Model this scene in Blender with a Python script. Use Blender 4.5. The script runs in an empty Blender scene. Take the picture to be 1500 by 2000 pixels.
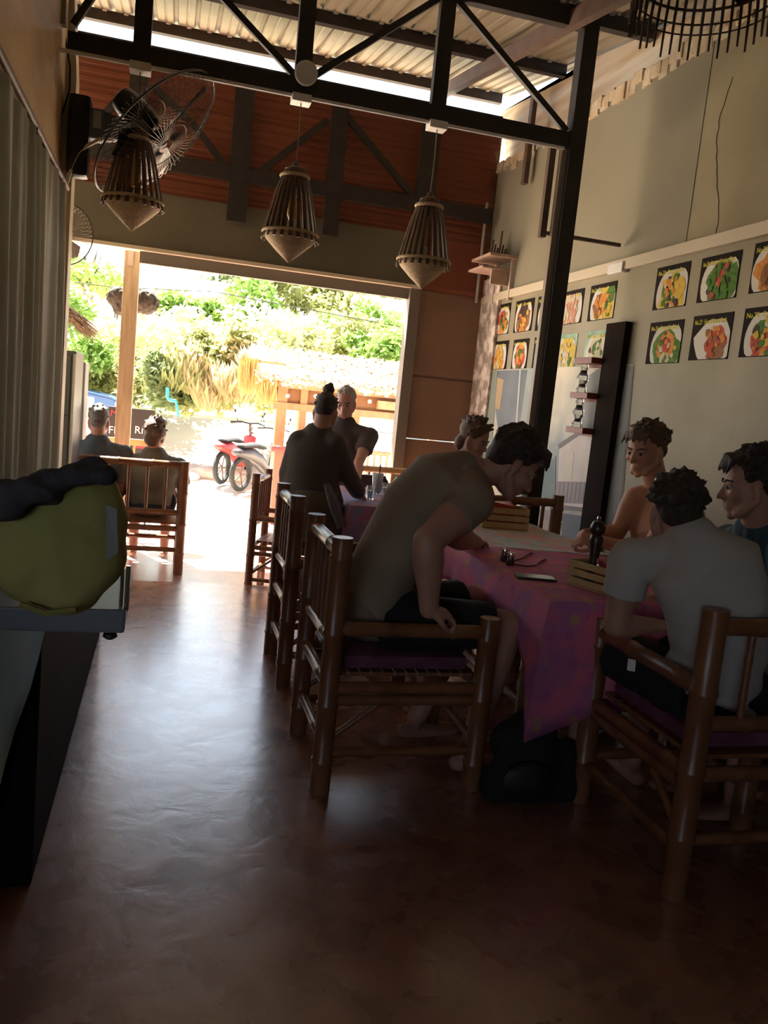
import bpy, bmesh, math, random
from mathutils import Vector as V, Matrix, noise
from math import sin, cos, pi, radians, sqrt
random.seed(7)
C = bpy.context.scene.collection
S = bpy.context.scene
# ---------------- camera ----------------
F_PX = 1600.0
PITCH, ROLL, YAW, EYE = radians(7.54), radians(5.7), radians(15.35), V((0, 0, 1.4))
fw = V((sin(YAW)*cos(PITCH), cos(YAW)*cos(PITCH), -sin(PITCH)))
rt = V((cos(YAW), -sin(YAW), 0)); up = rt.cross(fw)
rt, up = cos(ROLL)*rt + sin(ROLL)*up, -sin(ROLL)*rt + cos(ROLL)*up
cam = bpy.data.cameras.new('camera'); co = bpy.data.objects.new('camera', cam); C.objects.link(co)
co.matrix_world = Matrix(((rt.x, up.x, -fw.x, EYE.x), (rt.y, up.y, -fw.y, EYE.y), (rt.z, up.z, -fw.z, EYE.z), (0, 0, 0, 1)))
cam.sensor_fit = 'VERTICAL'; cam.sensor_height = 36; cam.lens = 36*F_PX/2000; cam.clip_start = .05; cam.clip_end = 500
S.camera = co
def at(px, py, x=None, y=None, z=None, d=None):
    """room point measured from the survey photo, on the plane x=, y= or z=, or at depth d"""
    r = fw + rt*((px-750)/F_PX) - up*((py-1000)/F_PX)
    t = (x-EYE.x)/r.x if x is not None else (y-EYE.y)/r.y if y is not None else (z-EYE.z)/r.z if z is not None else d
    return EYE + r*t
# ---------------- world, sun, exposure ----------------
W = bpy.data.worlds.new('sky'); S.world = W; W.use_nodes = True
wn = W.node_tree.nodes; wl = W.node_tree.links
bg = wn['Background']
sky = wn.new('ShaderNodeTexSky'); sky.sky_type = 'HOSEK_WILKIE'; sky.turbidity = 4; sky.ground_albedo = .6
sky.sun_direction = V((-.25, .5, .8)).normalized()
hs = wn.new('ShaderNodeHueSaturation'); hs.inputs['Saturation'].default_value = .55
wl.new(sky.outputs[0], hs.inputs['Color']); wl.new(hs.outputs[0], bg.inputs[0])
bg.inputs[1].default_value = 4.6
sd = bpy.data.lights.new('sun', 'SUN'); sd.energy = 19; sd.angle = radians(.6); sd.color = (1, .95, .84)
so = bpy.data.objects.new('sun', sd); C.objects.link(so)
so.rotation_euler = V((-.22, .5, .92)).to_track_quat('Z', 'Y').to_euler()
S.view_settings.view_transform = 'Standard'; S.view_settings.look = 'None'
S.view_settings.gamma = 1; S.view_settings.use_curve_mapping = False
S.view_settings.exposure = 1.55
# ---------------- materials ----------------
MATS = {}
def mat(name, col, rough=.6, col2=None, scale=6, bump=0, bscale=None, metal=0, spec=.5, stretch=(1, 1, 1), detail=4, emit=0, trans=0, alpha=1, lo=.35, hi=.65, sheen=0):
    if name in MATS: return MATS[name]
    m = bpy.data.materials.new(name); m.use_nodes = True; n = m.node_tree.nodes; l = m.node_tree.links
    b = n['Principled BSDF']; b.inputs['Base Color'].default_value = (*col, 1); b.inputs['Roughness'].default_value = rough
    b.inputs['Metallic'].default_value = metal; b.inputs['Specular IOR Level'].default_value = spec
    if trans: b.inputs['Transmission Weight'].default_value = trans
    if alpha < 1: b.inputs['Alpha'].default_value = alpha
    if emit: b.inputs['Emission Color'].default_value = (*col, 1); b.inputs['Emission Strength'].default_value = emit
    if col2 or bump:
        tc = n.new('ShaderNodeTexCoord'); mp = n.new('ShaderNodeMapping'); mp.inputs['Scale'].default_value = stretch
        l.new(tc.outputs['Object'], mp.inputs[0])
    if col2:
        nz = n.new('ShaderNodeTexNoise'); nz.inputs['Scale'].default_value = scale; nz.inputs['Detail'].default_value = detail
        l.new(mp.outputs[0], nz.inputs['Vector'])
        r = n.new('ShaderNodeValToRGB'); r.color_ramp.elements[0].position = lo; r.color_ramp.elements[1].position = hi
        r.color_ramp.elements[0].color = (*col, 1); r.color_ramp.elements[1].color = (*col2, 1)
        l.new(nz.outputs[0], r.inputs[0]); l.new(r.outputs[0], b.inputs['Base Color'])
    if bump:
        nb = n.new('ShaderNodeTexNoise'); nb.inputs['Scale'].default_value = bscale or scale*3; nb.inputs['Detail'].default_value = 5
        l.new(mp.outputs[0], nb.inputs['Vector'])
        bp = n.new('ShaderNodeBump'); bp.inputs['Strength'].default_value = bump; bp.inputs['Distance'].default_value = .02
        l.new(nb.outputs[0], bp.inputs['Height']); l.new(bp.outputs[0], b.inputs['Normal'])
    MATS[name] = m; return m
steel = mat('black painted steel', (.018, .013, .010), .55, (.030, .022, .016), 14, .1)
steelb = mat('brown primed steel', (.095, .055, .036), .6, (.13, .08, .055), 10)
bamboo_m = mat('varnished bamboo', (.17, .062, .028), .33, (.25, .105, .048), 9, .12, stretch=(1, 1, .3))
bamboo_l = mat('pale bamboo', (.52, .27, .12), .5, (.65, .38, .18), 8, .1)
darkbam = mat('dark bamboo', (.075, .040, .022), .5, (.12, .065, .035), 20)
cane = mat('woven palm leaf', (.55, .40, .22), .7, (.42, .29, .15), 60, .3, 120)
wood_pale = mat('pale wooden post', (.62, .44, .26), .6, (.48, .32, .18), 5, .1, stretch=(6, 6, .6))
wood_mid = mat('planed timber', (.46, .24, .11), .55, (.36, .18, .08), 6, .1, stretch=(1, 6, 6))
skin = mat('skin', (.40, .20, .14), .55, (.46, .24, .17), 8)
skin_t = mat('tanned skin', (.46, .21, .12), .5, (.52, .26, .15), 8)
skin_p = mat('flushed skin', (.52, .27, .22), .55)
hair_d = mat('dark brown hair', (.028, .016, .010), .6, (.05, .03, .018), 60, .5, 160)
hair_b = mat('brown hair', (.09, .045, .02), .6, (.14, .075, .035), 60, .5, 160)
hair_g = mat('grey hair', (.36, .33, .30), .7, (.48, .45, .42), 60, .5, 160)
eye_w = mat('eye', (.34, .31, .28), .35)
black_c = mat('black cloth', (.012, .011, .012), .9, bump=.2, bscale=20)
white_c = mat('white cotton', (.50, .45, .41), .9, (.45, .40, .36), 5, .3, 9)
white_p = mat('white plastic', (.75, .72, .66), .4)
chrome = mat('chrome', (.75, .74, .72), .15, metal=1)
glass = mat('clear glass', (.9, .95, .95), .05, trans=.9)
# ---------------- mesh helpers ----------------
def link(name, me, m, parent=None):
    o = bpy.data.objects.new(name, me); C.objects.link(o)
    if m is not None and not len(me.materials):
        for q in (m if isinstance(m, (list, tuple)) else [m]): me.materials.append(q)
    if parent is not None: o.parent = parent
    return o
def obj(name, bm, m, parent=None, smooth=False, origin=None):
    off = V((0, 0, 0))
    if parent is not None:
        p = parent
        while p is not None: off += p.location; p = p.parent
    if origin is None:
        if bm.verts:
            lo = V((min(v.co[i] for v in bm.verts) for i in range(3))); hi = V((max(v.co[i] for v in bm.verts) for i in range(3)))
            origin = V(((lo.x+hi.x)/2, (lo.y+hi.y)/2, lo.z))
        else: origin = off
    for v in bm.verts: v.co -= origin
    bmesh.ops.recalc_face_normals(bm, faces=bm.faces)
    me = bpy.data.meshes.new(name); bm.to_mesh(me); bm.free()
    if smooth:
        me.polygons.foreach_set('use_smooth', [True]*len(me.polygons))
        try: me.set_sharp_from_angle(angle=radians(40))
        except Exception: pass
    o = link(name, me, m, parent); o.location = origin - off
    return o
def tag(o, label=None, cat=None, group=None, kind=None):
    if label: o['label'] = label
    if cat: o['category'] = cat
    if group: o['group'] = group
    if kind: o['kind'] = kind
    return o
def thing(name, label, cat, loc=(0, 0, 0), group=None):
    o = bpy.data.objects.new(name, None); C.objects.link(o); o.location = loc; o.empty_display_size = .1
    return tag(o, label, cat, group)
def B(): return bmesh.new()
def box(bm, lo, hi, bev=0, rot=None, piv=None):
    lo, hi = V(lo), V(hi); c = (lo+hi)/2; s = hi-lo
    g = bmesh.ops.create_cube(bm, size=1); vs = g['verts']
    for v in vs: v.co = V((v.co.x*s.x, v.co.y*s.y, v.co.z*s.z))
    if bev:
        es = list({e for v in vs for e in v.link_edges})
        g = bmesh.ops.bevel(bm, geom=es, offset=bev, segments=2, affect='EDGES', profile=.6)
        vs = list({v for f in g['faces'] for v in f.verts} | {v for v in vs if v.is_valid})
    for v in vs:
        if rot is not None: v.co = rot @ v.co
        v.co += c
    return vs
def frame(d):
    d = d.normalized(); a = V((0, 0, 1)) if abs(d.z) < .9 else V((1, 0, 0))
    s = d.cross(a).normalized(); return s, d.cross(s).normalized()
def tube(bm, pts, rad, n=12, side=None, cap=True, rnd=False):
    """lofted tube; rad = r or (a,b) per point, a along side"""
    pts = [V(p) for p in pts]
    if not isinstance(rad, list): rad = [rad]*len(pts)
    rad = [(r, r) if not isinstance(r, tuple) else r for r in rad]
    if rnd:
        d0 = (pts[0]-pts[1]).normalized(); d1 = (pts[-1]-pts[-2]).normalized()
        a, b = rad[0], rad[-1]; p0, p1 = pts[0], pts[-1]
        m0, m1 = min(a), min(b)
        pre = [(p0+d0*m0*.95, (a[0]*.25, a[1]*.25)), (p0+d0*m0*.7, (a[0]*.7, a[1]*.7)), (p0+d0*m0*.35, (a[0]*.93, a[1]*.93))]
        post = [(p1+d1*m1*.35, (b[0]*.93, b[1]*.93)), (p1+d1*m1*.7, (b[0]*.7, b[1]*.7)), (p1+d1*m1*.95, (b[0]*.25, b[1]*.25))]
        pts = [q[0] for q in pre]+pts+[q[0] for q in post]; rad = [q[1] for q in pre]+rad+[q[1] for q in post]
    rings = []; s0 = None
    for i, p in enumerate(pts):
        d = (pts[min(i+1, len(pts)-1)] - pts[max(i-1, 0)])
        if d.length < 1e-7: d = V((0, 0, 1))
        d.normalize()
        if side is not None: s = V(side) - d*d.dot(V(side))
        elif s0 is None: s = frame(d)[0]
        else: s = s0 - d*d.dot(s0)
        if s.length < 1e-5: s = frame(d)[0]
        s.normalize(); s0 = s; t = d.cross(s)
        a, b = rad[i]
        rings.append([bm.verts.new(p + s*a*cos(2*pi*k/n) + t*b*sin(2*pi*k/n)) for k in range(n)])
    for i in range(len(rings)-1):
        for k in range(n):
            bm.faces.new((rings[i][k], rings[i][(k+1) % n], rings[i+1][(k+1) % n], rings[i+1][k]))
    if cap: bm.faces.new(rings[0][::-1]); bm.faces.new(rings[-1])
    return rings
def ell(bm, c, r, M=None, seg=14, ring=10):
    g = bmesh.ops.create_uvsphere(bm, u_segments=seg, v_segments=ring, radius=1)
    r = (r, r, r) if isinstance(r, (int, float)) else r
    for v in g['verts']:
        q = V((v.co.x*r[0], v.co.y*r[1], v.co.z*r[2]))
        v.co = V(c) + (M @ q if M is not None else q)
def lathe(bm, prof, c=(0, 0, 0), n=24, ax=None):
    c = V(c); rings = []
    R3 = Matrix.Identity(3) if ax is None else V(ax).to_track_quat('Z', 'Y').to_matrix()
    for r, z in prof: rings.append([bm.verts.new(c + R3 @ V((max(r, 1e-4)*cos(2*pi*k/n), max(r, 1e-4)*sin(2*pi*k/n), z))) for k in range(n)])
    for i in range(len(rings)-1):
        for k in range(n): bm.faces.new((rings[i][k], rings[i][(k+1) % n], rings[i+1][(k+1) % n], rings[i+1][k]))
    bm.faces.new(rings[0][::-1]); bm.faces.new(rings[-1])
def bam(bm, p0, p1, r, n=10, step=.24, seed=0):
    """bamboo pole with swollen nodes"""
    p0, p1 = V(p0), V(p1); L = (p1-p0).length; d = (p1-p0)/L; rnd = random.Random(seed + int(L*1000))
    P, R_ = [p0], [r*.97]; x = step*rnd.uniform(.4, .9)
    while x < L-.04:
        for dx, k in ((-.012, .98), (-.004, 1.08), (.004, 1.08), (.012, .97)): P.append(p0+d*(x+dx)); R_.append(r*k)
        x += step*rnd.uniform(.85, 1.15)
    P.append(p1); R_.append(r*.97); tube(bm, P, R_, n)
def bar(bm, p0, p1, w, h, upv=(0, 0, 1)):
    """rectangular section beam from p0 to p1; h measured along upv"""
    p0, p1 = V(p0), V(p1); d = (p1-p0).normalized(); u = V(upv) - d*d.dot(V(upv)); u.normalize(); s = d.cross(u)
    vs = [bm.verts.new(p + s*a*w/2 + u*b*h/2) for p in (p0, p1) for a, b in ((-1, -1), (1, -1), (1, 1), (-1, 1))]
    for f in ((0, 1, 2, 3), (7, 6, 5, 4), (0, 4, 5, 1), (1, 5, 6, 2), (2, 6, 7, 3), (3, 7, 4, 0)): bm.faces.new([vs[i] for i in f])
def poly(bm, pts, thick=None):
    f = bm.faces.new([bm.verts.new(V(p)) for p in pts])
    if thick is not None:
        g = bmesh.ops.extrude_face_region(bm, geom=[f])
        for v in g['geom']:
            if isinstance(v, bmesh.types.BMVert): v.co += V(thick)
def solid(name, bm, m, parent=None, vox=.01, sm=4, smf=.5):
    """union of overlapping shapes -> one continuous skin"""
    me = bpy.data.meshes.new('tmp'); bmesh.ops.recalc_face_normals(bm, faces=bm.faces); bm.to_mesh(me); bm.free()
    o = bpy.data.objects.new('tmp', me); C.objects.link(o)
    r = o.modifiers.new('r', 'REMESH'); r.mode = 'VOXEL'; r.voxel_size = vox; r.use_smooth_shade = True
    if sm: s = o.modifiers.new('s', 'SMOOTH'); s.iterations = sm; s.factor = smf
    dg = bpy.context.evaluated_depsgraph_get(); dg.update()
    ne = bpy.data.meshes.new_from_object(o.evaluated_get(dg)); bpy.data.objects.remove(o); bpy.data.meshes.remove(me)
    b2 = bmesh.new(); b2.from_mesh(ne); bpy.data.meshes.remove(ne)
    q = obj(name, b2, m, parent)
    q.data.polygons.foreach_set('use_smooth', [True]*len(q.data.polygons)); return q
def struct(name, bm, m, parent=None, smooth=False, label=None):
    o = obj(name, bm, m, parent, smooth)
    if parent is None: o['kind'] = 'structure'
    if label: o['label'] = label
    return o
# ---------------- the room ----------------
XR, XL, YF = 2.8, -.65, 7.4          # right wall, left wall, front (street) wall
def roof_z(y): return 3.93 + .163*(y-4.92)
# polished concrete floor
def concrete(name, c1, c2, c3, rough):
    m = bpy.data.materials.new(name); m.use_nodes = True; n = m.node_tree.nodes; l = m.node_tree.links; b = n['Principled BSDF']
    tc = n.new('ShaderNodeTexCoord')
    n1 = n.new('ShaderNodeTexNoise'); n1.inputs['Scale'].default_value = 1.1; n1.inputs['Detail'].default_value = 8; n1.inputs['Roughness'].default_value = .6
    n2 = n.new('ShaderNodeTexNoise'); n2.inputs['Scale'].default_value = 6.5; n2.inputs['Detail'].default_value = 10; n2.inputs['Distortion'].default_value = .5
    n3 = n.new('ShaderNodeTexNoise'); n3.inputs['Scale'].default_value = 130
    for q in (n1, n2, n3): l.new(tc.outputs['Object'], q.inputs['Vector'])
    r1 = n.new('ShaderNodeValToRGB'); e = r1.color_ramp.elements; e[0].position = .35; e[0].color = (*c1, 1); e[1].position = .68; e[1].color = (*c3, 1)
    x = e.new(.52); x.color = (*c2, 1)
    l.new(n1.outputs[0], r1.inputs[0])
    mx = n.new('ShaderNodeMix'); mx.data_type = 'RGBA'; mx.blend_type = 'OVERLAY'; mx.inputs[0].default_value = .5
    l.new(r1.outputs[0], mx.inputs[6]); l.new(n2.outputs[0], mx.inputs[7]); l.new(mx.outputs[2], b.inputs['Base Color'])
    mr = n.new('ShaderNodeMapRange'); mr.inputs[3].default_value = rough-.1; mr.inputs[4].default_value = rough+.16
    b.inputs['Specular IOR Level'].default_value = .9; b.inputs['Coat Weight'].default_value = 1.0; b.inputs['Coat Roughness'].default_value = .24; b.inputs['Coat IOR'].default_value = 1.6; l.new(bp.outputs[0], b.inputs['Coat Normal']) if False else None; l.new(n2.outputs[0], mr.inputs[0]); l.new(mr.outputs[0], b.inputs['Roughness'])
    bp = n.new('ShaderNodeBump'); bp.inputs['Strength'].default_value = .22; bp.inputs['Distance'].default_value = .02
    ad = n.new('ShaderNodeMath'); ad.operation = 'MULTIPLY_ADD'; ad.inputs[1].default_value = .06
    l.new(n3.outputs[0], ad.inputs[0]); l.new(n2.outputs[0], ad.inputs[2]); l.new(ad.outputs[0], bp.inputs['Height']); l.new(bp.outputs[0], b.inputs['Normal'])
    return m
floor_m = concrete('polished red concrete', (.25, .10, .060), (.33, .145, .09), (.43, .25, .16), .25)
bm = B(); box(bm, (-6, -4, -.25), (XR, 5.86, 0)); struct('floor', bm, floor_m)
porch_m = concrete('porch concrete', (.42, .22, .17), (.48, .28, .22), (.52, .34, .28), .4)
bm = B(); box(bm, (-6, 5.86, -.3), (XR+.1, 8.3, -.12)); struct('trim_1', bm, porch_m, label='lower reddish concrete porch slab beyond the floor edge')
# right wall
plaster = mat('grey green plaster', (.27, .225, .125), .75, (.36, .31, .19), 1.5, .15, 10)
plaster_s = mat('stained lower plaster', (.235, .205, .12), .6, (.37, .325, .22), 1.3, .2, 6, lo=.3, hi=.7)
panel_m = mat('smooth grey board', (.255, .225, .15), .7, (.285, .255, .175), 1.0)
bm = B(); box(bm, (XR, -4, 0), (XR+.15, 7.9, 2.44)); wr = struct('wall_right', bm, plaster_s)
bm = B(); box(bm, (XR, -4, 2.44), (XR+.15, 4.28, 3.62)); struct('upper_plaster', bm, plaster, wr, label='pale cracked upper plaster')
bm = B()
y0, y1 = 4.28, 7.75
poly(bm, [(XR-.004, y0, 2.44), (XR-.004, y1, 2.44), (XR-.004, y1, 3.64), (XR-.004, y0, 3.64)], (.16, 0, 0)); struct('upper_board', bm, panel_m, wr, label='smooth darker board')
crack = mat('crack', (.19, .15, .09), .9)
bm = B(); pts = []; rnd = random.Random(3)
for i in range(24):
    t = i/23; q = at(1432-50*t+rnd.uniform(-2, 2)-(14*sin(t*5)), 150+330*t, x=XR-.002); pts.append(q)
tube(bm, pts, .0018, 5); struct('crack', bm, crack, wr, label='long thin crack')
# ragged plaster lip under the roof
lip_m = mat('torn tan plaster', (.50, .36, .20), .85, (.62, .54, .40), 9, .6, 25)
bm = B(); rnd = random.Random(5); y = 3.2
while y < 7.6:
    w = rnd.uniform(.04, .12); h = rnd.uniform(.0, .07); box(bm, (XR-.006-rnd.uniform(0, .02), y, 3.60-h), (XR+.1, y+w, 3.64+rnd.uniform(0, .03)), .008); y += w*.8
tag(struct('plaster_lip', bm, lip_m, wr), kind='stuff')
# neighbour's wall above, set back
tan_m = mat('weathered tan render', (.42, .29, .15), .85, (.60, .55, .45), 3, .3, 10, stretch=(1, .25, 3))
bm = B()
poly(bm, [(XR+.08, -4, 3.55), (XR+.08, 7.77, 3.55), (XR+.08, 7.77, roof_z(7.77)-.16), (XR+.08, 6.0, roof_z(6.0)-.075), (XR+.08, 5.95, roof_z(5.95)-.02), (XR+.08, 4.3, roof_z(4.3)-.02), (XR+.08, 4.2, roof_z(4.2)-.10), (XR+.08, 2, roof_z(2)-.11), (XR+.08, -4, roof_z(-4)-.1)], (.1, 0, 0))
struct('wall_upper', bm, tan_m, label='weathered tan render above the right wall')
bm = B(); box(bm, (XR-.035, -1, 2.40), (XR, 7.75, 2.47), .006); struct('trim_2', bm, mat('cream trim', (.60, .52, .38), .6), label='cream rail along the right wall')
# left wall
ply = mat('tan plywood', (.50, .33, .16), .6, (.62, .46, .25), 2, .1, 8, stretch=(1, 1, 3))
bm = B(); box(bm, (XL-.12, 1.2, 0), (XL, 5.12, 3.98)); struct('wall_left', bm, ply)
bm = B(); box(bm, (XL-.10, 5.12, 0), (XL+.055, 5.27, 3.0), .004); poly(bm, [(XL-.1, 5.12, 3.0), (XL+.055, 5.12, 3.0), (XL+.02, 5.12, 3.5), (XL-.1, 5.12, 3.5)], (0, .15, 0))
struct('trim_3', bm, mat('cream painted post', (.66, .58, .42), .5, (.55, .46, .3), 3), label='cream corner post where the left wall ends')
# back of the room behind the viewer
bm = B(); box(bm, (-6, -4.1, 0), (XR+.15, -4, 1.0)); box(bm, (-6, -4.1, 2.3), (XR+.15, -4, 3.1)); box(bm, (-6, -4.1, 1.0), (-5.2, -4, 2.3)); box(bm, (-1.5, -4.1, 1.0), (XR+.15, -4, 2.3)); struct('wall_back', bm, plaster)
bm = B(); box(bm, (-6.1, -4, 0), (-6, 5.2, 3.7)); box(bm, (-6, 5.12, 0), (XL-.12, 5.2, 3.9)); struct('wall_side', bm, plaster)
# corrugated roof
roof_m = mat('galvanised roof sheet', (.23, .195, .125), .5, (.29, .245, .17), 2, metal=.2)
bm = B(); P = .17; prof = [(0, 0), (.032, 0), (.038, .010), (.050, .010), (.056, 0), (.10, 0), (.112, .032), (.136, .032), (.148, 0)]
xs = []; x = -6.2
while x < XR+.02:
    for a, b in prof: xs.append((x+a, b))
    x += P
ya, yb = -4.3, 7.82
r0 = [bm.verts.new((x, ya, roof_z(ya)+h)) for x, h in xs]; r1 = [bm.verts.new((x, yb, roof_z(yb)+h)) for x, h in xs]
for i in range(len(xs)-1): bm.faces.new((r0[i], r0[i+1], r1[i+1], r1[i]))
ge = bmesh.ops.extrude_face_region(bm, geom=list(bm.faces))
for v in ge['geom']:
    if isinstance(v, bmesh.types.BMVert): v.co.z += .004
ceil = struct('ceiling', bm, roof_m, label='ribbed galvanised metal roof sheets')
for i, yy in enumerate((7.72, 6.35, 5.06, 3.6, 2.1, .6)):
    z = roof_z(yy)-.045; bm = B(); box(bm, (-6, yy-.03, z-.045), (XR+.06, yy+.03, z+.043)); struct('purlin', bm, steel, ceil)
bm = B()
for yy in (7.72, 6.35, 5.06):
    for k in range(24):
        x = XR-.1-.17*k; z = roof_z(yy)-.002
        lathe(bm, [(.02, -.012), (.016, 0), (.008, .012)], (x, yy-.045, z-.002), 8)
tag(struct('screw_head', bm, mat('bright screw', (.8, .78, .7), .3, metal=.6), ceil), kind='stuff')
bm = B(); bar(bm, (2.22, 7.7, roof_z(7.7)-.13), (2.22, -3, roof_z(-3)-.13), .06, .10); struct('rafter', bm, steelb, ceil, label='brown rafter')
# front wall: red ribbed sheets, dark fascia, opening, panel wall
wf = thing('wall_front', None, None, (0, YF, 0)); del_keys = [k for k in list(wf.keys())]
wf['kind'] = 'structure'; wf['label'] = 'rust red street wall above the wide opening'
red_m = mat('rust red ribbed sheet', (.19, .050, .020), .6, (.23, .065, .028), 2, .1)
XS = XR-.075
for k, (za, zb) in enumerate(((2.9, 3.28), (3.28, 3.66), (3.66, 4.03))):
    bm = B(); pr = []; z = za
    while z < zb-.02: pr += [(z, 0), (z+.028, 0), (z+.038, .007), (z+.056, .007)]; z += .066
    pr.append((zb, 0))
    a = [bm.verts.new((-4.5, YF+o, z)) for z, o in pr]; b = [bm.verts.new((XS+.058*min(1, 1.35-1.35*((z/.18) % 1)), YF+o, z)) for i, (z, o) in enumerate(pr)]
    for i in range(len(pr)-1): bm.faces.new((a[i], b[i], b[i+1], a[i+1]))
    ge = bmesh.ops.extrude_face_region(bm, geom=list(bm.faces))
    for v in ge['geom']:
        if isinstance(v, bmesh.types.BMVert): v.co.y += .006
    struct('sheet', bm, red_m, wf)
fas = mat('dark olive board', (.10, .085, .055), .6, (.13, .11, .07), 2)
bm = B(); box(bm, (-4.5, YF-.05, 2.47), (2.16, YF+.07, 2.93)); struct('fascia', bm, fas, wf)
bm = B(); box(bm, (-4.5, YF-.07, 2.455), (2.16, YF+.06, 2.485)); struct('fascia_lip', bm, mat('cream edge', (.62, .52, .38), .5), wf)
bm = B(); box(bm, (-.30, YF-.0, 2.36), (2.10, YF+.06, 2.455)); struct('lintel', bm, mat('grey beam', (.17, .15, .12), .6), wf)
brown_p = mat('brown board', (.19, .105, .065), .55, (.235, .13, .08), 2)
zz = [-.12, .55, 1.1, 1.68, 2.47]
for i in range(4):
    bm = B(); box(bm, (2.17, YF, zz[i]+.009), (XR, YF+.05, zz[i+1]-.009), .006); struct('panel', bm, brown_p, wf)
bm = B(); box(bm, (2.16, YF-.03, 2.46), (XR, YF+.04, 2.50)); box(bm, (2.16, YF-.01, 2.50), (XR, YF+.04, 2.93)); struct('top_panel', bm, red_m, wf)
bm = B(); box(bm, (2.06, YF-.05, -.12), (2.16, YF+.09, 2.46), .004); struct('jamb', bm, mat('grey brown jamb', (.16, .13, .10), .6), wf)
bm = B(); box(bm, (2.16, YF+.02, 1.1), (XR, YF+.03, 4.0)); box(bm, (-4.5, YF+.03, 2.6), (XR-.09, YF+.045, 3.2)); struct('backing', bm, brown_p, wf)
bm = B(); tube(bm, [(XR-.1, YF-.05, 2.4), (XR-.1, YF-.05, 3.3)], .014, 8); struct('drain_pipe', bm, mat('grey pipe', (.4, .36, .32), .5), wf)
# ---------------- steel trusses ----------------
YT = 4.92
def pt(px, py): return at(px, py, y=YT)
tr = thing('roof_truss', 'black welded steel truss across the room carrying the hanging lamps', 'truss', (0, YT, 3.1))
tr['kind'] = 'structure'; del tr['category']
bm = B(); box(bm, (-.62, YT-.03, 3.065), (2.33, YT+.03, 3.16)); obj('bottom_chord', bm, steel, tr)
bm = B(); box(bm, (-.62, YT-.03, 3.76), (2.33, YT+.03, 3.87)); obj('top_chord', bm, steel, tr)
for x in (-.25, .62, 1.43):
    bm = B(); box(bm, (x-.045, YT-.028, 3.155), (x+.045, YT+.028, 3.77)); obj('upright', bm, steel, tr)
for a, b in (((-.22, 3.78), (.58, 3.17)), ((.66, 3.17), (1.40, 3.77)), ((1.47, 3.77), (2.27, 3.17)), ((-.28, 3.78), (-.6, 3.2))):
    bm = B(); bar(bm, (a[0], YT, a[1]), (b[0], YT, b[1]), .03, .035); obj('diagonal', bm, steel, tr)
po = thing('steel_post', 'tall black square steel post between the table and the menu wall', 'post', (2.34, YT, 0))
bm = B(); box(bm, (2.29, YT-.045, 0), (2.39, YT+.045, 3.9), .004); obj('column', bm, steel, po)
bm = B(); box(bm, (2.25, YT-.02, 0.9), (2.29, YT+.02, 3.065)); obj('side_strip', bm, mat('pale brown edge', (.26, .2, .14), .5), po)
hb = thing('wall_brace', 'brown steel brace hanging beside the black post and reaching the wall rail', 'brace', (2.22, YT, 2.5))
bm = B(); box(bm, (2.19, YT+.02, 2.53), (2.23, YT+.06, 3.07)); obj('hanger', bm, steelb, hb)
bm = B(); bar(bm, (2.2, YT+.04, 2.56), (XR-.036, YT+.04, 2.56), .02, .022); obj('arm', bm, steelb, hb)
t2 = thing('front_truss', 'black steel truss in front of the rust red wall', 'truss', (0, YF-.13, 3)); t2['kind'] = 'structure'; del t2['category']
def ft(px, py): return at(px, py, y=YF-.13)
YQ = YF-.13
zc = 3.15
bm = B(); box(bm, (-4.4, YQ-.03, zc-.05), (2.72, YQ+.03, zc+.07)); obj('lower_chord', bm, steel, t2)
bm = B(); box(bm, (-4.4, YQ-.03, 3.93), (2.72, YQ+.03, 4.02)); obj('upper_chord', bm, steel, t2)
for px, w in ((468, .16), (655, .14), (835, .17), (262, .14)):
    x = ft(px, 330).x; bm = B(); box(bm, (x-w/2, YQ-.025, 2.78 if px in (468, 655) else 3.2), (x+w/2, YQ+.025, 3.95)); obj('upright', bm, steel, t2)
for a, b in (((640, 235), (490, 350)), ((675, 225), (820, 400)), ((375, 240), (462, 352)), ((240, 185), (170, 260)), ((300, 170), (370, 235))):
    a, b = ft(*a), ft(*b); bm = B(); bar(bm, a, b, .035, .055); obj('diagonal', bm, steel, t2)
# side post at the far right and its shadow-black strip
p = at(990, 300, y=6.6); bm = B(); box(bm, (XR-.09, 6.57, 3.3), (XR-.05, 6.63, 4.02)); tag(obj('stub_post', bm, steelb), 'short brown post hanging from the roof beside the light slits', 'post')
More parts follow.
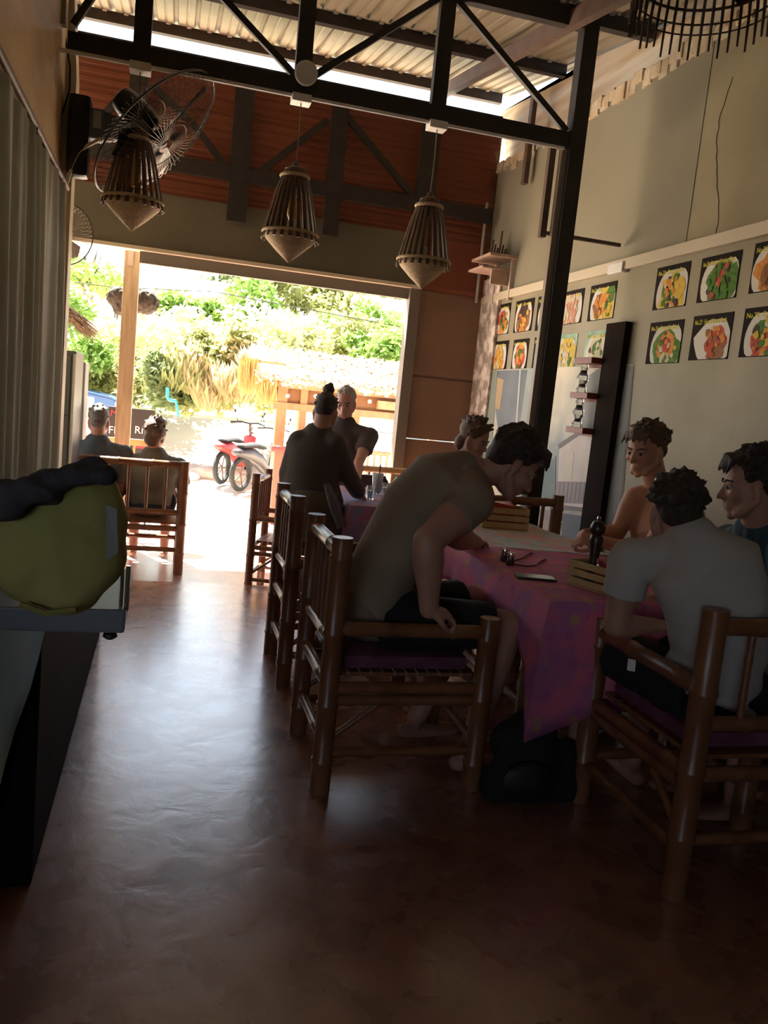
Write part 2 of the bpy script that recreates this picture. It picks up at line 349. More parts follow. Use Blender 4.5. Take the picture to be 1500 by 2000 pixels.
# ---------------- conduit, boxes, lamps ----------------
cd = thing('cable_conduit', 'white cable conduit running under the black truss chord', 'conduit', (.6, YT-.045, 3.12))
bm = B(); tube(bm, [(XL, YT-.045, 3.052), (2.25, YT-.045, 3.052)], .011, 8); obj('pipe', bm, white_p, cd)
LX = (-.25, .62, 1.43); LN = ('left', 'middle', 'right')
for x in LX:
    bm = B(); box(bm, (x-.055, YT-.075, 3.02), (x+.055, YT+.02, 3.064), .005); obj('junction_box', bm, white_p, cd)
bm = B(); ax = (at(598, 140, y=YT)-EYE).normalized()
lathe(bm, [(.060, -.03), (.065, 0), (.065, .03), (.055, .04)], at(598, 143, y=YT-.09), 24, -ax)
tag(obj('round_box', bm, mat('grey plastic', (.75, .72, .62), .5)), 'round grey junction cover at the foot of the middle truss upright', 'cover')
def lamp(x, dz, lab, hide=0):
    z0 = 2.145+dz; y = YT-.04
    t = thing('pendant_lamp', lab, 'lamp', (x, y, z0), 'bamboo pendant lamps under the truss')
    bm = B(); tube(bm, [(x, y, 3.025), (x+.004, y, 2.85), (x-.002, y, z0+.50)], .0035, 6)
    obj('cord', bm, mat('tan cord', (.25, .16, .09), .7), t)
    bm = B(); lathe(bm, [(.012, z0+.17), (.145, z0+.155), (.15, z0+.14), (.142, z0+.125), (.075, z0+.06), (.004, z0), (.001, z0+.002), (.07, z0+.066), (.135, z0+.13), (.01, z0+.165)], (x, y, 0), 28); obj('cone_basket', bm, cane, t, True)
    bm = B(); rr = tube(bm, [(x+.157*cos(a), y+.157*sin(a), z0+.16) for a in [2*pi*k/32 for k in range(33)]], .010, 6, cap=False); obj('rim_ring', bm, cane, t, True)
    bm = B(); tube(bm, [(x+.078*cos(a), y+.078*sin(a), z0+.475) for a in [2*pi*k/24 for k in range(25)]], .011, 6, cap=False); obj('neck_ring', bm, cane, t, True)
    for k in range(22):
        a = 2*pi*k/22; bm = B()
        tube(bm, [(x+.165*cos(a), y+.165*sin(a), z0+.12), (x+.15*cos(a), y+.15*sin(a), z0+.19), (x+.105*cos(a), y+.105*sin(a), z0+.38), (x+.07*cos(a), y+.07*sin(a), z0+.485), (x+.055*cos(a), y+.055*sin(a), z0+.51)], [(.011, .004)]*5, 6, side=(-sin(a), cos(a), 0))
        obj('slat', bm, darkbam, t)
    bm = B(); lathe(bm, [(.05, z0+.505), (.06, z0+.515), (.03, z0+.53), (.012, z0+.56)], (x, y, 0), 16); obj('cap', bm, darkbam, t)
    bm = B(); lathe(bm, [(.012, z0+.42), (.014, z0+.38), (.03, z0+.30), (.032, z0+.27), (.015, z0+.235)], (x, y, 0), 14); obj('bulb', bm, mat('amber bulb', (.75, .45, .15), .15, trans=.4), t, True)
    bm = B(); tube(bm, [(x, y, z0+.42), (x, y, z0+.50)], .016, 10); obj('bulb_socket', bm, steel, t)
lamp(LX[0], .05, 'bamboo pendant lamp with pale cone tip hanging behind the black wall fan')
lamp(LX[1], 0, 'bamboo pendant lamp with pale cone tip, middle one of the row')
lamp(LX[2], -.04, 'bamboo pendant lamp with pale cone tip hanging lowest, near the menu wall')
# big open stick lampshade, top right
c = at(1385, -60, d=2.35); bl = thing('stick_lampshade', 'large open lampshade of dark sticks at the top right corner', 'lampshade', c)
RB = .20
for k in range(44):
    a = 2*pi*k/44; bm = B(); zb = c.z-.14-.012*(k % 3)
    tube(bm, [c+V((.07*cos(a), .07*sin(a), .24)), c+V((.14*cos(a), .14*sin(a), .17)), c+V((.19*cos(a), .19*sin(a), .05)), V((c.x+RB*cos(a), c.y+RB*sin(a), c.z-.05)), V((c.x+(RB+.004)*cos(a), c.y+(RB+.004)*sin(a), zb))], [.004, .0045, .005, .005, .0035], 6)
    obj('stick', bm, darkbam, bl)
for r, z, w in ((.205, -.09, .0025), (.205, -.06, .003), (.2, -.02, .0045), (.19, .06, .004), (.14, .18, .004), (.075, .24, .006)):
    bm = B(); tube(bm, [c+V((r*cos(a), r*sin(a), z)) for a in [2*pi*k/40 for k in range(41)]], w, 6, cap=False); obj('hoop', bm, darkbam, bl)
bm = B(); tube(bm, [c+V((0, 0, .12)), V((c.x, c.y, roof_z(c.y)-.01))], .004, 6); box(bm, c+V((-.08, -.006, .235)), c+V((.08, .006, .247))); obj('cord', bm, steel, bl)
# ---------------- black wall fan ----------------
YN = 5.05
h = at(300, 258, y=YN); w0 = V((XL+.06, YN, h.z-.02))
wf2 = thing('wall_fan', 'large black industrial wall fan with a round guard', 'fan', w0)
fan_b = mat('black fan plastic', (.012, .013, .015), .3); fan_g = mat('blue grey metal', (.10, .13, .15), .45)
bm = B(); box(bm, (XL+.03, YN-.06, h.z-.31), (XL+.15, YN+.06, h.z+.12), .03); obj('control_box', bm, fan_b, wf2, True)
bm = B(); box(bm, (XL+.14, YN-.05, h.z-.10), (XL+.22, YN+.05, h.z+.06), .01); poly(bm, [(XL+.2, YN-.03, h.z-.1), (h.x-.12, YN-.03, h.z-.06), (h.x-.12, YN-.03, h.z+.02), (XL+.2, YN-.03, h.z+.06)], (0, .06, 0)); obj('wall_arm', bm, fan_g, wf2)
bm = B(); box(bm, (XL+.165, YN-.055, h.z-.045), (XL+.205, YN-.049, h.z+.045)); obj('rating_label', bm, mat('pale label', (.4, .45, .45), .5), wf2)
axis = V((.72, -.20, -.66)).normalized()
mc = h - axis*.12
bm = B(); lathe(bm, [(.035, -.17), (.07, -.15), (.082, -.1), (.085, .02), (.07, .07), (.03, .09)], h-axis*.10, 24, axis); obj('motor', bm, fan_b, wf2, True)
bm = B(); lathe(bm, [(.03, -.04), (.045, -.03), (.045, .02), (.03, .04), (.01, .045)], h+axis*.05, 20, axis); obj('hub', bm, fan_b, wf2, True)
s1, s2 = frame(axis)
for k in range(3):
    a = 2*pi*k/3+.5; d = s1*cos(a)+s2*sin(a); e = axis.cross(d); bm = B()
    rows = []
    for i in range(9):
        t = i/8; r = .04+.33*t; w = .035+.07*sin(pi*min(1, t*1.05)*.8); tw = .55-.3*t
        rows.append([bm.verts.new(h+axis*.03+d*r+(e*cos(tw)+axis*sin(tw))*w*u+axis*.01*(1-u*u)) for u in (-1, -.5, 0, .5, 1)])
    for i in range(8):
        for j in range(4): bm.faces.new((rows[i][j], rows[i][j+1], rows[i+1][j+1], rows[i+1][j]))
    ge = bmesh.ops.extrude_face_region(bm, geom=list(bm.faces))
    for v in ge['geom']:
        if isinstance(v, bmesh.types.BMVert): v.co += axis*.005
    obj('blade', bm, mat('dark translucent blade', (.03, .022, .015), .15), wf2, True)
bm = B(); RG = .44
for k in range(60):
    a = 2*pi*k/60; d = s1*cos(a)+s2*sin(a)
    tube(bm, [h+axis*.10+d*.05, h+axis*.10+d*.25, h+axis*.07+d*.37, h+axis*.02+d*RG], .0016, 4)
    tube(bm, [h-axis*.07+d*.09, h-axis*.07+d*.25, h-axis*.045+d*.37, h+axis*.02+d*RG], .0016, 4)
tag(obj('guard_wires', bm, mat('grey wire', (.12, .11, .09), .35, metal=.6), wf2), kind='stuff')
for off, r, w in ((.02, RG, .006), (.10, .15, .003), (-.07, .15, .003)):
    bm = B(); tube(bm, [h+axis*off+(s1*cos(a)+s2*sin(a))*r for a in [2*pi*k/48 for k in range(49)]], w, 6, cap=False); obj('guard_ring', bm, mat('dark ring', (.05, .05, .045), .3), wf2, True)
bm = B(); cp = [at(px, py, y=YN-.05) for px, py in ((222, 272), (195, 272), (172, 284), (155, 300), (145, 320), (136, 340), (128, 365), (118, 385))]
tube(bm, cp, .011, 8); tag(obj('flexible_cable', bm, mat('shiny white sleeve', (.8, .78, .68), .25)), 'curved white cable sleeve below the black wall fan', 'cable')
bm = B(); cp = [at(px, py, y=YN) for px, py in ((105, 0), (125, 60), (137, 130), (136, 175), (124, 215), (118, 232))]
tube(bm, cp, .005, 6); tag(obj('power_cable', bm, black_c), 'thin black power cable hanging down the plywood above the fan', 'cable')
bm = B(); a = at(97, 8, y=YT); b = at(132, 62, y=YT); box(bm, (a.x, YT-.1, b.z), (b.x, YT-.04, a.z), .004); tag(obj('switch_box', bm, mat('grey board', (.30, .29, .23), .6)), 'grey square box high on the plywood wall', 'box')
# small white caged fan below
h = at(128, 458, y=5.3); f3 = thing('caged_fan', 'small pale caged fan on the cream post', 'fan', (XL+.06, 5.3, h.z))
bm = B(); axis = V((.55, -.75, -.2)).normalized(); s1, s2 = frame(axis)
for k in range(40):
    a = 2*pi*k/40; d = s1*cos(a)+s2*sin(a); tube(bm, [h+axis*.05+d*.02, h+axis*.045+d*.12, h+d*.17, h-axis*.05+d*.12], .0012, 4)
tag(obj('cage', bm, mat('white wire', (.6, .58, .5), .4), f3), kind='stuff')
bm = B(); tube(bm, [h+(s1*cos(a)+s2*sin(a))*.175 for a in [2*pi*k/36 for k in range(37)]], .004, 6, cap=False); obj('cage_ring', bm, mat('dark ring', (.1, .1, .1)), f3, True)
for k in range(3):
    a = 2*pi*k/3; d = s1*cos(a)+s2*sin(a); e = axis.cross(d); bm = B()
    poly(bm, [h+d*.02, h+d*.09+e*.06+axis*.01, h+d*.145+e*.03, h+d*.14-e*.03-axis*.01, h+d*.06-e*.03], axis*.003); obj('blade', bm, mat('pink grey blade', (.42, .33, .30), .4), f3)
bm = B(); lathe(bm, [(.02, -.1), (.045, -.08), (.045, 0), (.02, .03)], h, 16, axis); bar(bm, h-axis*.06, (XL+.05, 5.25, h.z+.04), .03, .03); obj('motor', bm, white_p, f3, True)
bm = B(); q = at(98, 470, y=5.1); tube(bm, [at(103, 480, y=5.08), at(101, 640, y=5.08)], .0025, 5); lathe(bm, [(.004, .03), (.011, 0), (.004, -.03)], at(101, 588, y=5.08), 8); lathe(bm, [(.004, .03), (.011, 0), (.004, -.03)], at(99, 620, y=5.08), 8)
tag(obj('pull_cord', bm, mat('brown cord', (.12, .09, .06), .7)), 'thin pull cord with two brown beads on the cream post', 'cord')
# ---------------- curtain and rod ----------------
cur_m = mat('grey green curtain', (.56, .57, .50), .9, (.72, .73, .66), 2.0, .1, 10, stretch=(1, 3, .4))
bm = B(); n = 260; y0, y1 = 2.3, 4.85; rows = []
for i in range(n+1):
    y = y0+(y1-y0)*i/n; ph = y*26+1.5*sin(y*5)
    top = 2.35; rr = []
    for z, amp in ((top, .012), (2.0, .022), (1.4, .03), (.6, .034), (.06, .036)):
        rr.append(bm.verts.new((XL+.06+amp*sin(ph+.3*z)+amp*.4*sin(ph*2.3+z), y - (.0 if z > 2 else .02*(2-z))*(y-y0), z)))
    rows.append(rr)
for i in range(n):
    for j in range(4): bm.faces.new((rows[i][j], rows[i+1][j], rows[i+1][j+1], rows[i][j+1]))
ct = tag(obj('curtain', bm, cur_m, None, True), 'long grey green curtain hanging along the left wall', 'curtain')
m_ = ct.modifiers.new('s', 'SOLIDIFY'); m_.thickness = .003
rodt = thing('curtain_rod', 'brown wooden curtain rod sloping along the plywood wall', 'rod', (XL+.05, 3.4, 2.9))
bm = B(); tube(bm, [(XL+.06, 2.2, 2.40), (XL+.06, 4.9, 2.37)], .014, 10); obj('pole', bm, steelb, rodt)
for y in (2.6, 3.8, 4.8): bm = B(); box(bm, (XL, y-.01, 2.365), (XL+.07, y+.01, 2.385)); obj('bracket', bm, steelb, rodt)
# ---------------- posters on the right wall ----------------
XW = XR-.004
blk = mat('poster black', (.014, .009, .007), .8, spec=.15); grn = mat('poster green', (.10, .22, .09), .4, (.25, .42, .22), 9)
plt = mat('plate white', (.66, .63, .57), .7, spec=.2); ttl = mat('title yellow', (.75, .70, .06), .7)
FC = {k: mat('food '+k, c, .7, c2, 40, spec=.2) for k, c, c2 in (('red', (.45, .06, .03), (.55, .12, .08)), ('orange', (.62, .22, .04), (.7, .32, .08)), ('yellow', (.62, .42, .05), (.7, .5, .1)),
     ('green', (.05, .14, .02), (.12, .26, .04)), ('brown', (.24, .10, .04), (.36, .17, .07)), ('pink', (.55, .25, .16), (.62, .34, .24)), ('cream', (.60, .52, .36), (.66, .58, .42)), ('dark', (.05, .03, .03), (.1, .05, .04)))}
def wpt(px, py): return at(px, py, x=XW)
def text(name, body, m, parent, loc, size, axes, ext=.0006, align='LEFT'):
    cu = bpy.data.curves.new('t', 'FONT'); cu.body = body; cu.size = size; cu.extrude = ext; cu.align_x = align; cu.resolution_u = 2
    o = bpy.data.objects.new('t', cu); C.objects.link(o)
    me = bpy.data.meshes.new_from_object(o.evaluated_get(bpy.context.evaluated_depsgraph_get()))
    bpy.data.objects.remove(o); bpy.data.curves.remove(cu)
    r, u = V(axes[0]), V(axes[1]); nn = r.cross(u)
    for v in me.vertices: v.co = r*v.co.x + u*v.co.y + nn*v.co.z
    me.materials.clear(); o = link(name, me, m, parent); off = V((0, 0, 0)); p = parent
    while p is not None: off += p.location; p = p.parent
    o.location = V(loc)-off; return o
def fit_text(o, width, ax=1):
    w = max(v.co[ax] for v in o.data.vertices)-min(v.co[ax] for v in o.data.vertices)
    w = abs(w) or 1
    for v in o.data.vertices: v.co[ax] *= width/w
def poster(y, z, w, hgt, title, foods, plate=(0, 0, .8), bgm=blk, lab='', grp='', garnish=None, oval=1.0, square=False, seed=0):
    """y = edge nearest the street, poster runs towards the viewer (-y); z = top"""
    rnd = random.Random(seed); t = thing('menu_poster', lab, 'poster', (XW, y-w/2, z-hgt), grp)
    bm = B(); box(bm, (XR-.004, y-w, z-hgt), (XR, y, z)); obj('sheet', bm, bgm, t)
    cy, cz, R0 = y-w/2-plate[0]*w, z-hgt*.60-plate[1]*hgt, plate[2]*w/2
    cl = lambda p: V((p[0], min(max(p[1], y-w+.004), y-.004), min(max(p[2], z-hgt+.004), z-.03)))
    def disc(name, c1, c2, r, m, dx, n=28, rag=0, ov=oval, par=t):
        bm = B(); pts = []
        for k in range(n):
            a = 2*pi*k/n; q = r*(1+rnd.uniform(-rag, rag))
            if square and rag == 0: q = r*1.05/max(abs(cos(a+.6)), abs(sin(a+.6)))**.8
            pts.append(cl((XR-.0045-dx, c1+q*cos(a), c2+q*sin(a)*ov)))
        poly(bm, pts, (-.0006, 0, 0)); return obj(name, bm, m, par)
    pl = disc('plate', cy, cz, R0, plt, 0)
    for i, (fm, fy, fz, fr) in enumerate(foods): disc('food', cy-fy*R0, cz+fz*R0*oval, fr*R0, FC[fm], .0007+.0006*i, 18, .18, par=pl)
    for i in range(26):
        a = rnd.uniform(0, 6.28); r = R0*.62*sqrt(rnd.random()); fm = rnd.choice(foods)[0]
        if i < 10: fm = {'red': 'orange', 'orange': 'yellow', 'yellow': 'cream', 'green': 'dark', 'brown': 'orange', 'pink': 'cream', 'cream': 'green', 'dark': 'green'}[fm]
        disc('morsel', cy+r*cos(a), cz+r*sin(a)*oval, R0*rnd.uniform(.07, .15), FC[fm], .003+.0001*i, 7, .3, par=pl)
    o = text('title', title, ttl, t, (XR-.006, y-.02, z-.050), .038, ((0, -1, 0), (0, 0, 1))); 
    tag(o, kind='stuff')
    if o.data.vertices: fit_text(o, w*.80)
    return t
pw = .225; ph = .285
gl = 'menu posters between the cream corner and the black wall post'; gr = 'large menu posters above the seated men'
def ctr(px, py): q = wpt(px, py); return q
rows_ = [
 # px,py of the poster's left top corner, left bottom corner, right edge px/py
 ((970, 597), (966, 655), (999, 588), 'No.1 : Salad', [('red', -.2, .2, .55), ('green', .4, -.1, .35), ('orange', -.2, -.5, .4)], dict(plate=(.12, .02, .86)), 'menu poster of a red salad, street end of the upper row'),
 ((1009, 589), (1004, 650), (1044, 585), 'No.2 : Granola', [('brown', 0, 0, .78), ('dark', 0, .3, .5), ('orange', 0, -.3, .4)], dict(plate=(0, 0, .9), oval=1.15), 'menu poster of a dark granola bowl, second from the street in the upper row'),
 ((1052, 580), (1047, 646), (1090, 574), 'No.3 : Pancake', [('orange', .2, 0, .7), ('yellow', .3, .2, .4)], {}, 'menu poster half hidden behind the black steel post, upper row'),
 ((1098, 572), (1091, 636), (1142, 563), 'No.4 : Yogurt Salad', [('cream', 0, .1, .7), ('pink', 0, -.3, .6), ('pink', .3, .1, .3)], dict(plate=(0, 0, .95), oval=1.2), 'menu poster of pale pink shrimp on a white plate'),
 ((1155, 559), (1147, 628), (1206, 549), 'No.5 : Chicken Curry', [('yellow', 0, -.1, .78), ('brown', -.35, .1, .45), ('green', .5, .5, .35), ('orange', 0, .2, .3)], dict(plate=(.08, .05, .98)), 'menu poster of yellow curry with greens, nearest of its upper row'),
 ((964, 668), (960, 722), (994, 665), 'No.6 : Pumpkin Soup', [('orange', 0, -.15, .68), ('yellow', 0, -.2, .4)], dict(plate=(0, 0, .86), oval=1.2), 'menu poster of an orange soup, street end of the lower row'),
 ((1004, 664), (998, 721), (1034, 661), 'No.7 : Fried Rice', [('red', 0, 0, .7), ('orange', .1, .2, .5), ('green', -.1, .1, .2)], dict(plate=(0, 0, .9), oval=1.2), 'menu poster of a red fried dish, second in the lower row'),
 ((1045, 659), (1040, 720), (1080, 655), 'No.8 : Rice Soup', [('cream', 0, 0, .7), ('brown', 0, -.2, .3)], {}, 'menu poster half hidden behind the black steel post, lower row'),
 ((1090, 655), (1083, 718), (1129, 651), 'No.9 : Omelette', [('yellow', .2, 0, .85), ('cream', -.3, -.3, .5)], dict(bgm=grn, plate=(0, .05, .95), oval=1.2), 'green menu poster with a big yellow omelette'),
 ((1146, 648), (1137, 714), (1190, 642), 'No.10 : Soup Rice Noodle', [('cream', 0, 0, .8), ('green', -.1, .2, .3), ('cream', .1, -.1, .5)], dict(bgm=grn, plate=(.05, .05, .9), oval=1.2), 'green menu poster with a pale noodle soup'),
 ((1285, 524), (1277, 606), (1350, 508), 'No.23 : Pineapple Rice', [('yellow', 0, -.1, .82), ('green', -.25, .1, .4), ('yellow', .4, .1, .4), ('orange', 0, -.6, .3), ('dark', -.2, .4, .25)], dict(plate=(.07, .06, .98)), 'menu poster of yellow rice with dark greens, upper row'),
 ((1372, 505), (1361, 592), (1450, 486), 'No.24 : Stir fried Morning Glory', [('green', .1, 0, .75), ('green', .5, .2, .4), ('red', 0, .2, .25)], dict(plate=(.06, .03, .98)), 'menu poster of dark green morning glory on a white oval plate'),
 ((1476, 476), (1461, 574), (1570, 455), 'No.25 : Fried Noodle', [('orange', 0, 0, .8), ('brown', .1, -.2, .6)], dict(plate=(0, .03, .95)), 'menu poster cut by the right edge of the view, upper row'),
 ((1271, 631), (1262, 711), (1337, 621), 'No.26 : Vegetable Salad', [('green', 0, -.1, .82), ('orange', 0, .1, .55), ('red', 0, .15, .25), ('cream', 0, -.4, .3)], dict(plate=(.08, .05, .95)), 'menu poster of orange shredded vegetable salad beside the black wall post'),
 ((1356, 618), (1344, 704), (1434, 606), 'No.27 : Fried Minced Pork', [('red', .2, 0, .65), ('brown', .3, -.2, .5)], dict(plate=(.1, .06, .80), square=True), 'menu poster of red pork on a square tilted plate'),
 ((1456, 603), (1441, 698), (1545, 590), 'No.28 : Fried Egg', [('red', .1, -.2, .75), ('yellow', .3, .4, .35), ('green', -.3, .3, .3)], dict(plate=(.08, .05, .98)), 'menu poster of red meat with a fried egg, cut by the right edge, lower row'),
]
for i, (tl, bl_, tr_, title, foods, kw, lab) in enumerate(rows_):
    a, b, c = wpt(*tl), wpt(*bl_), wpt(*tr_)
    poster(a.y, a.z, a.y-c.y, a.z-b.z, title, foods, lab=lab, grp=gl if i < 10 else gr, seed=i, **kw)
# ---------------- painted mural ----------------
XM = XR-.003
mu = thing('wall_mural', 'faded wall painting of a pale colonial house under a cloudy sky', 'painting', (XM, 6.5, .8))
sky_p = mat('painted cloudy sky', (.30, .34, .33), .7, (.78, .70, .52), 1.3, detail=6, lo=.38, hi=.6)
def flat(name, pxs, m, dx, par=mu):
    bm = B(); poly(bm, [at(px, py, x=XM-dx) for px, py in pxs], (-.0012, 0, 0)); return obj(name, bm, m, par)
flat('painted_sky', [(962, 722), (1238, 712), (1205, 1090), (925, 1100)], sky_p, 0)
flat('painted_dusk', [(972, 724), (1030, 722), (1010, 860), (975, 860), (968, 800)], mat('painted slate blue', (.13, .16, .19), .7, (.22, .25, .28), 2), .0015)
flat('painted_tower', [(968, 735), (984, 742), (976, 800), (958, 795)], mat('painted ochre', (.45, .34, .2), .7), .003)
flat('painted_side_wall', [(962, 722), (972, 724), (958, 900), (940, 920)], mat('painted sage', (.25, .29, .24), .7), .0045)
flat('painted_flagpole', [(1015, 722), (1018, 722), (1008, 860), (1005, 860)], mat('painted pale grey', (.48, .50, .46), .7), .004)
hs_p = mat('painted pale wall', (.52, .46, .42), .7, (.62, .56, .50), 5); sh_p = mat('painted grey shade', (.20, .21, .20), .7, (.27, .27, .25), 4); ln_p = mat('painted outline', (.16, .14, .14), .7)
flat('painted_gable', [(1148, 735), (1180, 712), (1236, 714), (1205, 1060), (1170, 1060), (1172, 870), (1093, 870), (1135, 840), (1140, 780)], sh_p, .003)
flat('painted_house', [(1093, 866), (1135, 842), (1180, 845), (1166, 1000), (1088, 985)], hs_p, .0045)
flat('painted_cornice', [(1090, 868), (1135, 838), (1180, 842), (1180, 849), (1135, 848), (1092, 877)], ln_p, .006)
wn_p = mat('painted window', (.56, .52, .42), .7)
for xx in (1107, 1144):
    flat('painted_window', [(xx, 890), (xx+14, 884), (xx+9, 938), (xx-4, 938)], wn_p, .006)
flat('painted_balcony', [(1088, 940), (1168, 942), (1158, 985), (1082, 982)], mat('painted mauve', (.30, .24, .25), .7), .006)
for k in range(9): flat('painted_baluster', [(1092+8*k, 942), (1095+8*k, 942), (1090+8*k, 982), (1087+8*k, 982)], sh_p, .0075)
flat('painted_ledge', [(1080, 984), (1160, 994), (1160, 1002), (1078, 992)], ln_p, .0075)
flat('painted_sea', [(1020, 900), (1070, 905), (1086, 890), (1084, 985), (1012, 985)], mat('painted teal', (.13, .19, .19), .7, (.2, .26, .25), 4), .003)
flat('painted_ground', [(930, 985), (1165, 1003), (1160, 1100), (920, 1100)], mat('painted mauve grey', (.30, .24, .24), .7, (.4, .38, .33), 4), .0045)
flat('painted_lane', [(1095, 1002), (1140, 1008), (1135, 1090), (1100, 1090)], mat('painted blue grey', (.10, .13, .15), .7), .006)
flat('painted_flag', [(1080, 985), (1092, 1008), (1100, 1022), (1078, 1018)], mat('painted yellow', (.50, .44, .08), .7), .0075)
# ---------------- black wall column with small shelves ----------------
yc = wpt(1205, 700).y
bc = thing('wall_column', 'black painted column standing against the menu wall with small red shelves', 'column', (XR-.06, yc, 0))
bm = B(); box(bm, (XR-.05, yc-.13, 0), (XR-.004, yc+.11, 2.06), .004); obj('shaft', bm, mat('black board', (.012, .008, .006), .95, (.02, .012, .009), 4, spec=.1), bc)
red_b = mat('dark red wood', (.20, .035, .02), .5)
ys = yc+.22
for i, py in enumerate((703, 774, 847)):
    z = at(1185, py, x=XR-.1).z; t = thing('red_shelf', ['upper', 'middle', 'lowest'][i]+' of the three small dark red shelves beside the black column', 'shelf', (XR-.07, ys, z), 'small red shelves beside the black column')
    bm = B(); box(bm, (XR-.13, ys-.12, z-.02), (XR-.004, ys+.12, z+.02), .004); obj('board', bm, red_b, t)
    bm = B(); box(bm, (XR-.03, ys-.1, z-.035), (XR-.004, ys+.1, z-.0195)); obj('batten', bm, red_b, t)
    if i:
        for k, dy in enumerate((.06,)):
            g = thing('glass_jar', 'clear carved glass ornament on the %s red shelf' % ['', 'middle', 'lowest'][i], 'ornament', (XR-.08, ys+dy, z+.02))
            bm = B(); lathe(bm, [(.035, z+.021), (.04, z+.04), (.02, z+.07), (.045, z+.12), (.02, z+.16), (.03, z+.20), (.012, z+.23)], (XR-.08, ys+dy, 0), 16); obj('body', bm, glass, g, True)
            for zz_ in (.07, .16):
                bm = B(); ell(bm, (XR-.08, ys+dy, z+zz_), (.024, .024, .014)); obj('dark_band', bm, black_c, g, True)
bm = B(); a = wpt(1200, 519); b = wpt(1226, 532); box(bm, (XR-.05, b.y, b.z), (XR, a.y, a.z), .006); tag(obj('wall_box', bm, white_p), 'small white box under the cream wall rail', 'box')
# corner column, rough whitewash, with wooden tray shelf
cw = mat('flaking whitewash', (.34, .27, .21), .8, (.80, .72, .62), 9, .5, 22, lo=.45, hi=.6)
bm = B(); box(bm, (XR-.03, 6.98, 0), (XR+.02, 7.40, 2.62)); cc = tag(obj('flaking_column', bm, cw), 'flaking whitewashed strip in the far right corner', 'column')
t = thing('corner_tray', 'small pinkish wooden tray shelf high in the far right corner', 'shelf', (XR-.15, 7.0, 2.72))
wdp = mat('weathered pink wood', (.42, .27, .20), .7, (.52, .38, .3), 9)
bm = B(); box(bm, (XR-.26, 6.7, 2.72), (XR-.004, 7.15, 2.745), .004); obj('tray', bm, wdp, t)
bm = B(); box(bm, (XR-.30, 6.75, 2.62), (XR-.05, 7.1, 2.64), .004); obj('lower_board', bm, wdp, t)
for yy in (6.74, 7.1):
    bm = B(); box(bm, (XR-.04, yy, 2.38), (XR-.005, yy+.03, 2.72)); obj('bracket', bm, mat('white bracket', (.6, .5, .42), .6), t)
bm = B(); box(bm, (XR-.20, 6.78, 2.5), (XR-.005, 6.81, 2.62)); obj('hook', bm, wdp, t)
gp = thing('incense_holder', 'cluster of dark sticks standing on the corner tray shelf', 'holder', (XR-.13, 6.95, 2.745))
for k in range(11):
    bm = B(); x = XR-.06-.012*k; y = 6.9+.03*((k*5) % 4); tube(bm, [(x, y, 2.745), (x+.01, y, 2.745+(.24 if k == 2 else .08+.02*((k*7) % 5)))], .008, 6); obj('stick', bm, mat('dark stick', (.09, .05, .035), .6), gp)
bm = B(); box(bm, (XR-.19, 6.86, 2.745), (XR-.03, 7.02, 2.775), .004); obj('base', bm, wdp, gp)
# ---------------- bamboo chairs ----------------
pinkpad = mat('purple pink seat pad', (.11, .025, .05), .85, (.15, .05, .10), 14)
def chair(name, label, loc, rz, w=.52, dpt=.58, hgt=.93, arm=.65, pm=bamboo_m, pad=True, cat='chair', group=None, nsp=5, r=.038, seat=.45):
    """faces local +x, back at x=0"""
    R3 = Matrix.Rotation(rz, 3, 'Z'); L = V(loc); T = lambda x, y, z: L + R3 @ V((x, y, z))
    t = thing(name, label, cat, loc, group)
    def p(nm, a, b, rr, m=pm, step=.24): bm = B(); bam(bm, T(*a), T(*b), rr, 12, step); return obj(nm, bm, m, t, True)
    y = w/2
    for s in (-1, 1):
        p('rear_post', (0, s*y, 0), (0, s*y, hgt), r); p('front_post', (dpt, s*y, 0), (dpt, s*y, arm+.01), r)
        p('armrest', (.02, s*y, arm-.045), (dpt-.02, s*y, arm-.045), r*.72)
        p('side_rail', (.02, s*y, seat-.06), (dpt-.02, s*y, seat-.06), r*.6); p('side_rail', (.02, s*y, .345), (dpt-.02, s*y, .345), r*.55); p('side_rail', (.02, s*y, .15), (dpt-.02, s*y, .15), r*.5)
        p('brace', (.02, s*y, .20), (.2, s*y, .34), r*.32); 
    p('top_rail', (0, -y+.02, hgt-.05), (0, y-.02, hgt-.05), r*.7); p('back_rail', (0, -y+.02, seat+.10), (0, y-.02, seat+.10), r*.6)
    for k in range(nsp):
        yy = -y+w*(k+1)/(nsp+1); p('spindle', (0, yy, seat+.10), (0, yy, hgt-.05), .012, step=.12)
    for xx in (0, dpt):
        p('cross_rail', (xx, -y+.02, seat-.06), (xx, y-.02, seat-.06), r*.6); p('cross_rail', (xx, -y+.02, .18), (xx, y-.02, .18), r*.5)
    ns = 12
    for k in range(ns):
        xx = .03+(dpt-.06)*(k+.5)/ns; bm = B(); a, b = T(xx, -y+.03, seat-.02), T(xx, y-.03, seat-.02); bar(bm, a, b, (dpt-.06)/ns-.006, .014); obj('seat_slat', bm, pm, t)
    if pad:
        bm = B(); box(bm, (-.24, -y+.04, 0), (.24, y-.04, .055), .024)
        for v in bm.verts: v.co = T(v.co.x+dpt/2, v.co.y, v.co.z+seat-.008)
        obj('seat_pad', bm, pinkpad, t, True)
    return t
BC = 'bamboo armchairs inside'
chair('bamboo_armchair', 'bamboo armchair under the leaning man in the brown top', (.61, 2.98, 0), 0, w=.52, group=BC)
chair('bamboo_armchair', 'bamboo armchair behind the leaning man, by the standing woman', (.62, 4.05, 0), 0, w=.50, group=BC)
chair('bamboo_armchair', 'bamboo armchair with its back to the camera under the man in white', (1.86, 2.0, 0), radians(90), w=.56, hgt=.90, arm=.70, group=BC, nsp=3, r=.040, dpt=.60)
